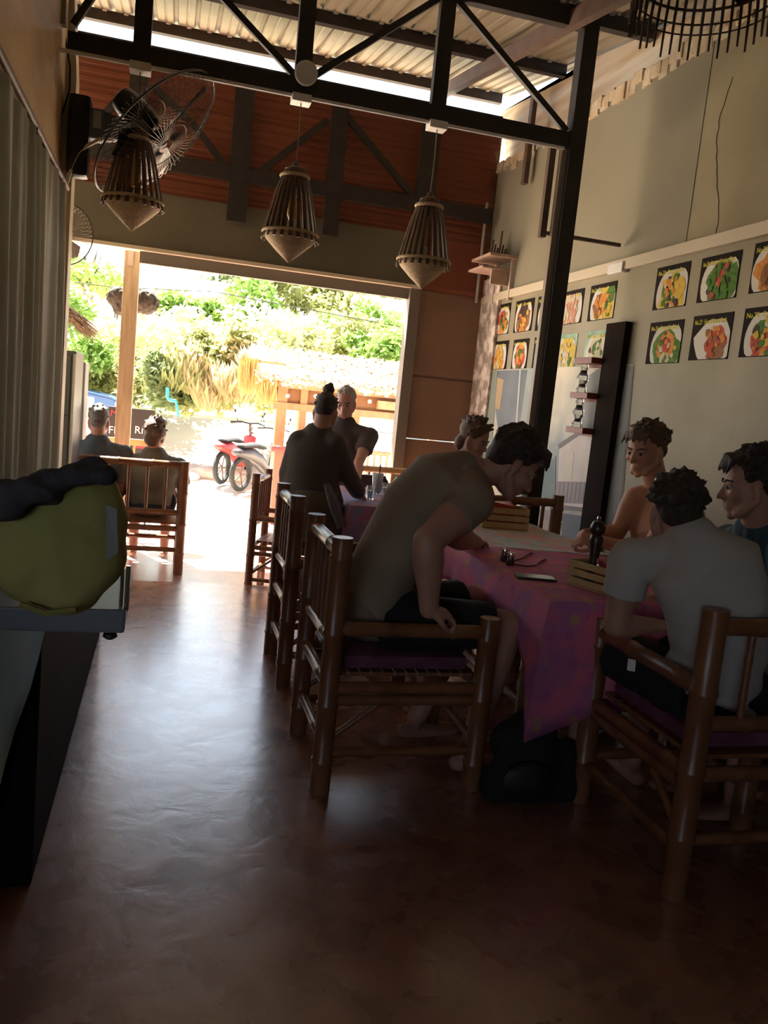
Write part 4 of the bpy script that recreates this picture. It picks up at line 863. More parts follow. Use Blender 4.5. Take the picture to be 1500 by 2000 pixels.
def torso(bm, spine, side, g=0, wide=1.0, bot=True):
    """spine: pelvis, waist, chest, upper, neckbase; g = cloth gap"""
    dims = [(.165, .115), (.145, .105), (.165, .118), (.175, .098), (.075, .062)]
    dims = [((a+g)*wide, b+g) for a, b in dims]
    tube(bm, [V(p) for p in spine], dims, 24, side=side, rnd=True)
def sleeve(bm, sh, el, f, g=.012, r0=.062, r1=.052, neck=None):
    sh, el = V(sh), V(el); e = sh.lerp(el, f); tube(bm, [sh, sh.lerp(e, .5), e], [r0+g, (r0+r1)/2+g, r1+g+.006], 18, rnd=False)
    ell(bm, sh, r0+g)
    if neck is not None: tube(bm, [V(neck), sh], [.05+g, r0-.006+g], 16, rnd=True)
def foot(bm, an, f):
    an = V(an); f = V(f).normalized(); g = V((0, 0, an.z-.012 if an.z < .3 else .06)); base = V((an.x, an.y, max(.03, an.z-.06)))
    tube(bm, [an, an-V((0, 0, .045))], [.036, .036], 12, rnd=True); b0 = an-V((0, 0, .05)); tube(bm, [b0-f*.05, b0+f*.04, b0+f*.12, b0+f*.17], [(.034, .03), (.036, .03), (.044, .022), (.036, .016)], 14, side=f.cross(V((0, 0, 1))), rnd=True)
def body(name_label, skinm, spine, side, headc, M, sh, el, wr, hp, kn, an, ff, hands, hs=1.0, vox=.008, arms=1.0, legs=1.0, grp=None, do_head=True, do_eyes=True):
    p = thing('person', name_label, 'person', V((spine[0][0], spine[0][1], min(an[0][2], an[1][2])-.06)), grp); bm = B()
    torso(bm, spine, side); nb = V(spine[4])
    for k in (0, 1):
        tube(bm, [nb-(V(spine[4])-V(spine[3]))*.2, V(sh[k])], [.052, .055], 16, rnd=True)
        limb(bm, sh[k], el[k], wr[k], .056*arms, .041*arms, .027*arms)
        tube(bm, [V(spine[0]), V(hp[k])], [.11, .095], 16, rnd=True)
        limb(bm, hp[k], kn[k], an[k], .088*legs, .058*legs, .037*legs, .058*legs)
        foot(bm, an[k], ff)
        d, n, curl = hands[k]; hand(bm, wr[k], d, n, 1, curl, 1 if k == 0 else -1)
    head(bm, headc, M, hs, nb)
    solid('body', bm, skinm, p, vox, 3)
    if do_eyes: eyes(p, headc, M, hs)
    return p
# A: leaning man
sp = [(.84, 2.98, .60), (.855, 2.98, .79), (.945, 2.97, 1.015), (1.04, 2.97, 1.14), (1.14, 2.965, 1.185)]
MA = basis((.80, -.16, -.60), (.5, 0, 1)); hA = V(at(1003, 908, y=2.93))
shA = [(1.10, 2.80, 1.075), (1.14, 3.13, 1.09)]; elA = [at(835, 1058, y=2.70), (1.22, 3.27, .87)]; wrA = [at(838, 1190, y=2.69), (1.42, 3.52, .80)]
hpA = [(.90, 2.89, .59), (.90, 3.07, .59)]; knA = [(1.31, 2.83, .60), (1.28, 3.14, .62)]; anA = [(1.22, 2.84, .09), (1.10, 3.16, .09)]
A = body('young man in a brown sleeveless top leaning far forward over the table', skin, sp, (0, 1, 0), hA, MA, shA, elA, wrA, hpA, knA, anA, (1, 0, 0), [((.95, .12, -.20), (.1, .2, -.9), .75), ((.6, .8, -.05), (0, 0, -1), .35)], 1.06, .0065, arms=1.33, legs=1.12)
top_m = mat('faded brown cotton', (.24, .175, .115), .9, (.29, .215, .15), 5, .35, 9)
bm = B(); torso(bm, [(.80, 2.98, .62), (.845, 2.98, .80), (.945, 2.97, 1.015), (1.03, 2.97, 1.135), (1.11, 2.967, 1.17)], (0, 1, 0), .02)
tube(bm, [(.94, 2.97, .99), (.85, 2.98, .80), (.795, 2.99, .66), (.775, 2.99, .63)], [(.18, .12), (.185, .125), (.20, .125), (.205, .12)], 24, side=(0, 1, 0))
for k in (0, 1): tube(bm, [(1.13, 2.97, 1.13), V(shA[k])+V((-.01, 0, .01))], [.088, .084], 16, rnd=True); sleeve(bm, shA[k], elA[k], .42, .022)
solid('top', bm, top_m, A, .008, 5)
bm = B()
for k in (0, 1): tube(bm, [V(hpA[k])-V((.08, 0, 0)), V(hpA[k]).lerp(V(knA[k]), .45), V(hpA[k]).lerp(V(knA[k]), .86)], [(.115, .115), (.10, .098), (.105, .09)], 18, rnd=False)
tube(bm, [(.78, 2.98, .56), (.84, 2.98, .62), (.85, 2.98, .72)], [(.15, .12), (.185, .13), (.17, .12)], 20, side=(0, 1, 0))
solid('shorts', bm, black_c, A, .009, 4)
hair(A, hA, MA, hair_d, 1.10, 3, fringe=7, tuft=110, thick=.012, length=.02)
# B: woman at the far end
hB = at(927, 858, d=4.95); MB_ = basis((.62, -.62, -.35))
nB = hB+V((-.02, .03, -.17)); spB = [nB+V((-.05, .10, -.60)), nB+V((-.04, .08, -.42)), nB+V((-.02, .04, -.22)), nB+V((0, .01, -.08)), nB]
sdB = V((.7, .7, 0)); shB = [nB-sdB*.21+V((0, 0, -.07)), nB+sdB*.21+V((0, 0, -.07))]
Bp = body('brown haired woman with her hair back, half hidden behind the leaning man', skin, spB, sdB, hB, MB_, shB, [shB[0]+V((.05, -.12, -.25)), shB[1]+V((.1, -.12, -.25))], [shB[0]+V((.2, -.25, -.24)), shB[1]+V((.16, -.3, -.24))],
 [spB[0]-sdB*.09, spB[0]+sdB*.09], [spB[0]+V((.20, -.40, .02)), spB[0]+V((.32, -.30, .02))], [spB[0]+V((.22, -.40, -.42)), spB[0]+V((.34, -.30, -.42))], (.6, -.7, 0), [((.6, -.6, 0), (0, 0, -1), .3)]*2, .95, .009)
bm = B(); torso(bm, spB, sdB, .014); 
for k in (0, 1): sleeve(bm, shB[k], shB[k]+V((.05, -.12, -.25)), .5, .01, neck=nB+V((0, 0, -.03)))
solid('shirt', bm, mat('dusty red cotton', (.22, .05, .045), .9), Bp, .01, 4)
bm = B(); tube(bm, [spB[0]-V((0, 0, .03)), spB[0]+V((0, 0, .08))], [(.19, .14), (.175, .125)], 18, side=sdB)
for k in (-1, 1): tube(bm, [spB[0]+sdB*.09*k, spB[0]+sdB*.09*k+V((.17, -.27, .015))], [.105, .09], 16)
solid('shorts', bm, mat('dark denim', (.03, .035, .05), .9), Bp, .011, 4)
hair(Bp, hB, MB_, hair_b, 1.0, 5, fringe=0, back=.03, tuft=60)
# C: shirtless man
dC = 4.0; hC = at(1262, 880, d=dC); MC = basis((-.93, -.34, -.25), (-.05, 0, 1)); nC = at(1290, 952, d=dC+.05)
sdC = V((.62, -.78, 0)).normalized(); shC = [at(1240, 972, d=dC+.1), at(1320, 1000, d=dC-.28)]
spC = [V((2.42, 3.36, .56)), V((2.38, 3.38, .72)), nC.lerp(V((2.38, 3.38, .72)), .55), nC+V((.02, 0, -.09)), nC]
elC = [at(1205, 1042, d=dC+.05), at(1262, 1085, d=dC-.42)]; wrC = [at(1158, 1040, d=dC+.0), at(1170, 1056, d=dC-.30)]
Cp = body('shirtless tanned young man on the wall side, forearms on the table', skin_t, spC, sdC, hC, MC, shC, elC, wrC, [spC[0]+V((0, .09, 0)), spC[0]+V((0, -.09, 0))], [(2.0, 3.42, .58), (2.0, 3.22, .58)], [(2.02, 3.42, .09), (2.02, 3.22, .09)], (-1, 0, 0),
 [((-.9, -.2, -.05), (-.2, -.5, -.5), 1.0), ((-.9, .35, .05), (-.1, .5, -.6), .9)], 1.06, .0065)
hair(Cp, hC, MC, hair_b, 1.04, 8, fringe=9, tuft=110, thick=.011, length=.032)
bm = B(); tube(bm, [V((2.42, 3.36, .52)), V((2.41, 3.36, .66))], [(.19, .14), (.175, .125)], 18, side=(0, 1, 0))
for k in (-1, 1): tube(bm, [V((2.42, 3.36+.09*k, .56)), V((2.12, 3.34+.09*k, .58))], [.108, .095], 16)
solid('shorts', bm, mat('navy shorts', (.02, .03, .06), .9), Cp, .01, 4)
# D: man in white, back to the camera
dD = 2.62; hD = at(1322, 1003, d=dD); MD = basis((.36, .88, -.22), (-.06, 0, 1)); nD = at(1350, 1052, d=dD-.05)
sdD = V((1, -.22, .02)).normalized(); shD = [at(1428, 1095, d=dD-.08), at(1228, 1092, d=dD+.02)]
shD = [at(1412, 1102, d=dD-.08), at(1232, 1095, d=dD+.02)]
pD = V((1.81, 2.27, .56)); spD = [pD, pD.lerp(nD, .28)+V((.02, -.05, 0)), pD.lerp(nD, .62)+V((.02, -.07, 0)), pD.lerp(nD, .86)+V((.005, -.045, 0)), nD]
elD = [at(1500, 1200, d=dD+.02), at(1203, 1222, d=dD+.06)]; wrD = [at(1470, 1225, d=dD+.22), at(1275, 1222, d=dD+.14)]
Dp = body('man in a white T-shirt with his back to the camera and sunglasses on his head', skin, spD, sdD, hD, MD, shD, elD, wrD, [pD+V((.09, 0, 0)), pD+V((-.09, 0, 0))], [pD+V((.06, .42, .02)), pD+V((-.20, .38, .02))], [pD+V((.05, .44, -.46)), pD+V((-.22, .42, -.46))], (0, 1, 0),
 [((-.4, .8, 0), (0, 0, -1), .4), ((.9, .3, 0), (0, .1, -1), .5)], 1.0, .0065, do_eyes=False)
bm = B(); torso(bm, spD, sdD, .016, .92)
tube(bm, [V(spD[2]), V(spD[1]), pD+V((-.02, -.02, .02)), pD+V((-.04, -.03, -.03))], [(.155, .125), (.155, .125), (.165, .135), (.175, .14)], 24, side=sdD)
for k in (0, 1): sleeve(bm, shD[k], elD[k], .55, .012, neck=nD+V((0, -.02, -.035)))
ts = solid('tshirt', bm, white_c, Dp, .008, 5)
for v in ts.data.vertices:
    w_ = v.co + ts.location + Dp.location; v.co += v.normal*(.007*noise.noise(V((w_.x*5, w_.y*5, w_.z*14)))+.004*sin(w_.z*60+8*w_.x)*max(0, min(1, (.85-w_.z)*4)))
for i in range(4):
    a = at(1290-2*i, 1077+11*i, d=dD-.14); bm = B(); 
bm = B()
for k in (-1, 1): tube(bm, [pD+V((k*.08, -.08, 0)), pD+V((k*.10-.02, .15, .01)), pD+V((k*.11-.06, .30, .02))], [(.115, .11), (.105, .10), (.10, .092)], 16)
tube(bm, [pD+V((0, -.01, -.09)), pD+V((0, -.01, .05))], [(.19, .14), (.185, .13)], 18, side=sdD)
sh_ = solid('shorts', bm, black_c, Dp, .01, 4)
bm = B(); a = at(1300, 1318, d=2.42); b = at(1232, 1305, d=2.46); poly(bm, [at(1230, 1288, d=2.44), at(1242, 1290, d=2.44), at(1240, 1312, d=2.43), at(1228, 1310, d=2.43)], (0, .01, 0)); obj('white_tag', bm, white_p, Dp)
hair(Dp, hD, MD, hair_d, .96, 11, fringe=0, tuft=190, thick=.011, length=.03)
bm = B(); T = lambda x, y, z: hD+MD @ V((x*.93, y*.93, z*.93))
for k in (-1, 1): ell(bm, T(k*.034, .03, .137), (.03, .022, .010), MD)
tube(bm, [T(-.086, -.06, .06), T(-.07, .02, .12), T(0, .05, .14), T(.07, .02, .12), T(.086, -.06, .06)], .0035, 6)
tag(obj('sunglasses', bm, mat('gloss black', (.01, .01, .01), .12), None, True), 'black sunglasses pushed up on the hair of the man in white', 'sunglasses')
# E: man in teal at the right edge
dE = 2.95; hE = at(1466, 948, d=dE); ME = basis((-.84, .42, -.18)); nE = hE+V((.075, .02, -.165))
spE = [V((2.45, 2.50, .56)), V((2.43, 2.50, .74)), V((2.36, 2.48, .94)), nE+V((.06, 0, -.09)), nE]
sdE = V((.1, -1, 0)).normalized(); shE = [nE+V((.05, .20, -.08)), nE+V((.06, -.20, -.09))]
elE = [shE[0]+V((-.12, .02, -.24)), shE[1]+V((-.04, .0, -.26))]; wrE = [elE[0]+V((-.22, -.06, .0)), at(1500, 1190, d=dE-.35)]
Ep = body('man in a dark teal striped T-shirt at the right edge, seen in profile', skin, spE, sdE, hE, ME, shE, elE, wrE, [spE[0]+V((0, .09, 0)), spE[0]+V((0, -.09, 0))], [(2.06, 2.62, .58), (2.08, 2.40, .58)], [(2.08, 2.62, .09), (2.1, 2.40, .09)], (-1, 0, 0),
 [((-.9, -.2, 0), (0, 0, -1), .4), ((-.8, .4, 0), (0, .1, -1), .5)], 1.06, .007)
teal = mat('teal striped cotton', (.035, .06, .075), .9, (.10, .19, .21), 3, stretch=(1, 14, .4), lo=.5, hi=.62)
bm = B(); torso(bm, spE, sdE, .016)
for k in (0, 1): sleeve(bm, shE[k], elE[k], .6, .012, neck=nE+V((.02, 0, -.04)))
solid('tshirt', bm, teal, Ep, .009, 4)
bm = B(); tube(bm, [V((2.45, 2.5, .52)), V((2.44, 2.5, .66))], [(.19, .14), (.175, .125)], 18, side=(0, 1, 0))
for k in (-1, 1): tube(bm, [V((2.45, 2.5+.09*k, .56)), V((2.14, 2.5+.10*k, .58))], [.108, .095], 16)
solid('shorts', bm, MATS['dark denim'], Ep, .01, 4)
hair(Ep, hE, ME, hair_d, 1.05, 14, fringe=8, tuft=130, thick=.011, length=.026)
# F: standing woman with a bun
dF = 5.2; hF = at(636, 805, d=dF); MF = basis((.35, .80, -.45)); nF = at(622, 848, d=dF)
spF = [at(612, 985, d=dF), at(607, 935, d=dF), at(618, 890, d=dF), nF+V((0, 0, -.07)), nF]; sdF = V((.9, -.35, 0)).normalized()
shF = [at(655, 868, d=dF-.05), at(585, 862, d=dF)]; elF = [at(678, 925, d=dF), at(563, 925, d=dF+.02)]; wrF = [at(700, 962, d=dF+.12), at(562, 985, d=dF+.12)]
zf = 0; hpF = [spF[0]+sdF*.09, spF[0]-sdF*.09]; knF = [V((hpF[0].x+.02, hpF[0].y+.03, .45)), V((hpF[1].x-.02, hpF[1].y+.03, .45))]
Fp = body('standing woman in black with a topknot, back turned, leaning on the second table', skin, spF, sdF, hF, MF, shF, elF, wrF, hpF, knF, [V((k.x, k.y-.02, .09)) for k in knF], (.3, .8, 0),
 [((.5, .6, -.5), (0, .2, -1), .9), ((.1, .4, -.8), (.3, .3, 0), .6)], .98, .009, do_eyes=False)
bm = B(); torso(bm, spF, sdF, .022, 1.05)
for k in (0, 1):
    tube(bm, [shF[k], elF[k], V(elF[k]).lerp(wrF[k], .9)], [.075, .062, .055], 16, rnd=True); tube(bm, [nF+V((0, 0, -.03)), shF[k]], [.07, .072], 14, rnd=True)
solid('jacket', bm, mat('charcoal knit paled for haze', (.085, .070, .060), .95), Fp, .01, 5)  # black knit lightened, the haze in front of it is put into the colour
bm = B(); tube(bm, [spF[0]+V((0, 0, .10)), spF[0], V((spF[0].x, spF[0].y, .42))], [(.165, .13), (.20, .155), (.25, .20)], 20, side=sdF)
solid('skirt', bm, mat('dark olive skirt', (.13, .11, .08), .9), Fp, .01, 4)
bm = B(); tube(bm, [at(638, 945, d=dF-.16), at(652, 985, d=dF-.18), at(668, 1030, d=dF-.16)], [(.02, .01), (.035, .012), (.03, .012)], 10, side=(1, 0, 0)); obj('pale_strap', bm, mat('pale blue cloth', (.17, .17, .19), .9), Fp, True)
def bun(bm, T): ell(bm, T(0, -.045, .150), (.040, .038, .036)); ell(bm, T(.012, -.06, .18), (.018, .016, .016))
hair(Fp, hF, MF, hair_d, .93, 17, tuft=40, length=.015, extra=bun)
# G: older man facing us
dG = 6.5; hG = at(675, 786, d=dG); MG = basis((-.35, -.85, -.35)); nG = hG+V((.02, .05, -.17))
spG = [nG+V((.02, .12, -.60)), nG+V((.02, .10, -.42)), nG+V((.01, .06, -.22)), nG+V((0, .02, -.08)), nG]; sdG = V((-.92, .38, 0)).normalized()
shG = [nG+sdG*.21+V((0, 0, -.08)), nG-sdG*.21+V((0, 0, -.08))]; elG = [shG[0]+V((-.02, -.05, -.28)), at(700, 905, d=dG-.1)]; wrG = [elG[0]+V((0, -.12, -.22)), at(697, 945, d=dG-.3)]
hpG = [spG[0]+sdG*.09, spG[0]-sdG*.09]; knG = [V((q.x, q.y, .38)) for q in hpG]
Gp = body('older grey haired man in a dark polo shirt standing behind the second table', skin_p, spG, sdG, hG, MG, shG, elG, wrG, hpG, knG, [V((q.x, q.y+.04, -.03)) for q in knG], (-.3, -.8, 0),
 [((0, -.6, -.6), (0, 0, -1), .3), ((0, -.5, -.8), (-.5, 0, -.5), .4)], 1.0, .010)
bm = B(); torso(bm, spG, sdG, .02)
for k in (0, 1): sleeve(bm, shG[k], elG[k], .55, .014, neck=nG+V((0, 0, -.035)))
solid('polo_shirt', bm, mat('dark slate cotton', (.075, .065, .06), .9), Gp, .01, 4)
bm = B()
for k in (0, 1): tube(bm, [hpG[k], V((hpG[k].x, hpG[k].y, .40))], [.105, .09], 16)
tube(bm, [spG[0]-V((0, 0, .05)), spG[0]+V((0, 0, .07))], [(.19, .135), (.175, .125)], 18, side=sdG)
solid('shorts', bm, mat('dark denim', (0, 0, 0)), Gp, .012, 3)
bm = B(); wv = V(wrG[1]); d_ = (V(wrG[1])-V(elG[1])).normalized(); tube(bm, [wv-d_*.02, wv], .031, 12); obj('wristwatch', bm, black_c, Gp, True)
hair(Gp, hG, MG, hair_g, .99, 21, tuft=40, length=.014, thick=.008)
# H1, H2 on the porch bench
def sitter(lab, px, py, yv, shirt, hm, hatb=False, f=(0, 1, -.1), wide=1.0, seed=0, turn=0, low=None):
    hh_ = at(px, py, y=yv); M = basis(f); n_ = hh_+V((0, -.02, -.17)); s = V((1, turn, 0)).normalized(); pz = low if low else .42
    pel = V((hh_.x, yv+.02, pz)); sp_ = [pel, pel.lerp(n_, .3)+V((0, -.03, 0)), pel.lerp(n_, .65)+V((0, -.04, 0)), n_+V((0, -.01, -.08)), n_]
    sh = [n_+s*.205+V((0, 0, -.08)), n_-s*.205+V((0, 0, -.08))]; el = [sh[0]+V((.05, .06, -.25)), sh[1]+V((-.05, .06, -.25))]; wr = [el[0]+V((-.06, .22, .02)), el[1]+V((.06, .22, .02))]
    hp = [pel+s*.09, pel-s*.09]; kn = [hp[0]+V((.04, .42, .02)), hp[1]+V((-.04, .42, .02))]; an = [V((k.x, k.y-.08, -.03)) for k in kn]
    p = body(lab, skin, sp_, s, hh_, M, sh, el, wr, hp, kn, an, (0, 1, 0), [((0, 1, 0), (0, 0, -1), .4)]*2, 1.0, .011, do_eyes=False)
    bm = B(); torso(bm, sp_, s, .025, wide)
    for k in (0, 1): sleeve(bm, sh[k], el[k], .6, .016, neck=n_+V((0, 0, -.035)))
    solid('shirt', bm, shirt, p, .011, 4)
    bm = B()
    for k in (0, 1): tube(bm, [hp[k]-V((0, .08, 0)), V(hp[k]).lerp(kn[k], .8)], [.115, .095], 16)
    tube(bm, [pel-V((0, 0, .08)), pel+V((0, 0, .06))], [(.20, .15), (.185, .135)], 18, side=s); solid('trousers', bm, MATS['dark denim'], p, .012, 3)
    return p, hh_, M
p, c_, M_ = sitter('man in a dark blue shirt seated at the left end of the porch bench', 193, 822, 6.92, mat('dark blue cotton paled for haze', (.07, .095, .11), .9), hair_g, seed=31)  # shirt colour lightened to stand in for haze by the opening
hair(p, c_, M_, mat('pepper hair', (.10, .09, .08), .7, (.2, .18, .16), 50), 1.0, 31, tuft=50, length=.016)
p, c_, M_ = sitter('woman in a grey green top seated at the right end of the porch bench', 303, 848, 6.92, mat('grey green cotton', (.13, .13, .095), .9), hair_b, f=(.3, .9, -.1), wide=1.08)
def lump(bm, T): ell(bm, T(.04, -.05, .01), (.065, .075, .06)); ell(bm, T(.02, -.02, .09), (.075, .08, .045))
hair(p, c_, M_, hair_b, 1.05, 33, tuft=40, extra=lump, back=.02)
# ---------------- outside ----------------
gm = mat('sunlit pale ground', (.62, .50, .38), .9, (.72, .62, .50), .8, .3, 5)
bm = B(); n = 50; rows = []
def gz(x, y): return -.22 + .9*max(0, min(1, (y-15)/3.2))**2*(1 if y < 19 else 1) + max(0, y-22)*.12 + .10*noise.noise(V((x*.5, y*.5, 0)))*(1 if y > 12 else 0)
for j in range(n+1):
    y = 8.3+(70-8.3)*(j/n)**1.5; rows.append([bm.verts.new((-45+90*i/80, y, gz(-45+90*i/80, y))) for i in range(81)])
for j in range(n):
    for i in range(80): bm.faces.new((rows[j][i], rows[j][i+1], rows[j+1][i+1], rows[j+1][i]))
g_o = struct('ground', bm, gm, None, True, 'pale dusty sunlit yard rising to a dirt bank')
# pale post in the opening
xp = at(248, 700, y=7.75).x
t = thing('porch_post', 'pale square wooden post standing in the opening', 'post', (xp, 7.75, -.12))
bm = B(); box(bm, (xp-.065, 7.68, -.12), (xp+.065, 7.81, 2.9), .004); obj('shaft', bm, wood_pale, t)
bm = B(); box(bm, (xp-.035, 7.67, 2.36), (xp+.01, 7.68, 2.48)); obj('pale_plate', bm, mat('pale tin', (.6, .45, .35), .4), t)
# porch eave roof beyond the opening
bm = B(); box(bm, (-4.5, 7.84, 2.75), (2.9, 8.4, 2.80)); struct('trim_4', bm, steelb, label='dark porch eave over the street edge')
# dark hanging bundle behind the post
q = at(262, 585, y=8.6); t = thing('hanging_planter', 'dark rounded hanging planter seen on both sides of the pale post', 'planter', q); dkp = mat('dark fibre', (.05, .04, .03), .95, (.09, .07, .05), 20, .6, 30)
bm = B()
for px, py, r in ((232, 580, .12), (248, 585, .14), (265, 587, .15), (283, 590, .14), (240, 600, .10)): ell(bm, at(px, py, y=8.6), (r, r*.9, r*.85))
bo = solid('basket', bm, dkp, t, .012, 4)
for v in bo.data.vertices: v.co += v.normal*.02*noise.noise(v.co*25)
for px, py in ((224, 620), (232, 612), (228, 625), (246, 615)): bm = B(); tube(bm, [at(px+2, py-22, y=8.6), at(px, py, y=8.6)], [.012, .005], 6); obj('root', bm, dkp, t)
bm = B(); a = at(262, 560, y=8.6); tube(bm, [a, V((a.x, a.y, 2.75))], .006, 6); obj('hanger', bm, steel, t)
# thatched eave at the far left
t = thing('thatch_eave', 'brown thatched eave corner poking in at the left edge of the opening', 'thatch', at(125, 600, y=8.8)); th = mat('dry thatch', (.09, .055, .03), .95, (.18, .11, .055), 30, .6, 60)
bm = B(); rnd = random.Random(9)
for k in range(420):
    u = rnd.random(); a = at(95+62*u, 575+48*u+rnd.uniform(-8, 14), y=8.8+rnd.uniform(-.15, .3)); d = V((.10+.1*rnd.random(), rnd.uniform(-.03, .03), -.10-.08*rnd.random())); tube(bm, [a, a+d], [.007, .002], 4)
tag(obj('straw', bm, th, t), kind='stuff')
bm = B(); poly(bm, [at(88, 560, y=8.9), at(112, 580, y=8.9), at(152, 622, y=8.9), at(140, 628, y=8.9), at(88, 590, y=8.9)], (0, .25, 0)); obj('eave_board', bm, wood_mid, t)
bm = B(); tube(bm, [at(100, 578, y=8.95), V((at(100, 578, y=8.95).x, 8.95, -.2))], .05, 8); obj('support_pole', bm, wood_mid, t)
# sign board
YS = 9.4; a, b = at(212, 786, y=YS), at(298, 880, y=YS)
t = thing('food_sign', 'black sign board with pale and red letters behind the porch post', 'sign', ((a.x+b.x)/2, YS, b.z))
bm = B(); box(bm, (a.x, YS, b.z-.1), (b.x, YS+.03, a.z-.04), .004); obj('board', bm, mat('sign black', (.03, .022, .022), .6), t)
for x in (a.x+.03, b.x-.05): bm = B(); box(bm, (x, YS+.005, gz(x, YS)-.02), (x+.025, YS+.025, b.z)); obj('leg', bm, steel, t)
wl_ = mat('sign cream letters', (.75, .70, .62), .6); rl_ = mat('sign red letters', (.45, .03, .05), .5)
for s_, x, z, m, sz in (('FR', 211, 846, wl_, .115), ('RIC', 262, 846, wl_, .115), ('M', 215, 812, rl_, .10), ('E', 240, 812, rl_, .10)):
    q = at(x, z, y=YS-.003); text('letter', s_, m, t, (q.x, YS-.004, q.z), sz, ((1, 0, 0), (0, 0, 1)))
bm = B(); box(bm, (at(262, 866, y=YS).x, YS-.004, at(262, 866, y=YS).z-.05), (b.x-.04, YS-.001, at(262, 866, y=YS).z)); obj('red_band', bm, rl_, t)
# porch railing behind the bench
t = thing('porch_railing', 'low pale wooden railing in front of the sign', 'railing', (-.4, 8.1, -.12))
q = at(240, 862, y=8.1); 
for zz_ in (q.z, q.z-.45): bm = B(); bar(bm, (-2.2, 8.1, zz_), (at(292, 865, y=8.1).x, 8.1, zz_), .05, .06); obj('rail', bm, bamboo_l, t)
for k in range(12): x = -2.15+k*.17; bm = B(); bar(bm, (x, 8.1, -.12), (x, 8.1, q.z), .04, .02, (1, 0, 0)); obj('slat', bm, bamboo_l, t)
# thatched hut
YH = 10.6
def hp_(px, py, y=YH): return at(px, py, y=y)
hut = thing('thatched_stall', 'open timber stall with a leafy thatched roof across the yard', 'stall', hp_(640, 900)); orange_w = mat('warm timber', (.50, .24, .11), .6, (.60, .30, .14), 5, stretch=(3, 3, 1))
xL = hp_(540, 800).x; xR_ = hp_(800, 800).x+1.2; zt_ = hp_(540, 742).z; zg = gz(1, YH)
for x, w in ((xL, .13), (xL+.30, .09), (xL+1.62, .10), (xL+2.6, .10)): bm = B(); box(bm, (x, YH, zg), (x+w, YH+w, zt_), .004); obj('post', bm, orange_w, hut)
for x in (xL+.62, xL+1.5, xL+2.8): bm = B(); box(bm, (x, YH+2.2, zg), (x+.11, YH+2.31, zt_), .004); obj('post', bm, orange_w, hut)
zb_ = hp_(600, 795).z
for z_, y_, m in ((zb_, YH-.02, orange_w), (zt_-.03, YH-.02, orange_w), (zb_, YH+2.18, orange_w)): bm = B(); box(bm, (xL-.05, y_, z_-.06), (xR_+.3, y_+.06, z_+.03), .004); obj('beam', bm, m, hut)
bm = B(); q = hp_(735, 785); box(bm, (q.x, YH-.10, q.z-.09), (xR_+.3, YH-.03, q.z+.02), .004); obj('front_board', bm, bamboo_l, hut)
bm = B(); poly(bm, [(xL-.1, YH-.05, zt_+.03), (xR_+.4, YH-.05, zt_+.03), (xR_+.4, YH+1.4, zt_+.40), (xL-.1, YH+1.4, zt_+.40)], (0, 0, .05)); poly(bm, [(xL-.1, YH+2.6, zt_+.03), (xR_+.4, YH+2.6, zt_+.03), (xR_+.4, YH+1.4, zt_+.40), (xL-.1, YH+1.4, zt_+.40)], (0, 0, .05)); obj('roof_board', bm, mat('brown soffit', (.26, .12, .05), .8), hut)
bm = B(); box(bm, (xL-.1, YH+.03, zb_+.03), (xR_+.4, YH+.05, zt_)); obj('shade_panel', bm, MATS['brown soffit'], hut)
lf = mat('dried leaf thatch in blown-out sun', (.80, .72, .60), .9, (.34, .22, .13), 25, lo=.55, hi=.8); bm = B(); rnd = random.Random(12)  # mostly near white: blown-out sunlight put into the thatch colour
for k in range(5200):
    x = rnd.uniform(xL-.3, xR_+.4); v_ = rnd.random()**.8; y = YH-.18+v_*1.65; z = zt_+.07+.24*(y-YH+.05)+rnd.uniform(0, .05)
    if rnd.random() < .25: y = YH-.18+rnd.uniform(-.05, .1); z = zt_+.02+rnd.uniform(-.07, .10)
    a = V((x, y, z)); d = V((rnd.uniform(-.07, .07), rnd.uniform(-.10, .02), rnd.uniform(-.05, .06))); s = V((rnd.uniform(-.03, .03), rnd.uniform(-.02, .02), rnd.uniform(-.03, .03)))
    f = [bm.verts.new(p_) for p_ in (a, a+d*.5+s, a+d, a+d*.5-s)]; bm.faces.new(f)
tag(obj('leaf_thatch', bm, lf, hut), kind='stuff')
for k in range(9):
    x = xL+.12+k*.36; bm = B(); ell(bm, (x, YH-.06, zb_+.12+.03*(k % 2)), .028); obj('hanging_bulb', bm, mat('frosted bulb', (.8, .72, .6), .4), hut, True)
for i in range(5):
    bm = B(); zz_ = zg+.85; x0_ = xL+1.0; 
zr = hp_(760, 885).z
t = thing('stall_railing', 'warm bamboo slat railing along the front of the stall', 'railing', (xL+1.6, YH-.25, zg))
for z_ in (zr, zr-.5): bm = B(); bam(bm, (xL+.9, YH-.25, z_), (xR_+.3, YH-.25, z_), .03); obj('rail', bm, bamboo_l, t)
k = 0; x = xL+.95
while x < xR_+.3: bm = B(); bar(bm, (x, YH-.25, zg), (x, YH-.25, zr), .05, .02, (1, 0, 0)); obj('slat', bm, bamboo_l, t); x += .085
t = thing('stall_counter', 'reddish low counter at the left end of the stall', 'counter', (xL+.3, YH-.6, zg)); z_ = hp_(560, 878).z
bm = B(); box(bm, (xL-.05, YH-.55, zg), (xL+.85, YH-.15, z_), .01); obj('body', bm, mat('brick paint', (.34, .12, .08), .6), t)
bm = B(); box(bm, (xL-.1, YH-.6, z_), (xL+.9, YH-.1, z_+.05), .01); obj('top', bm, mat('red top', (.42, .08, .07), .5), t)
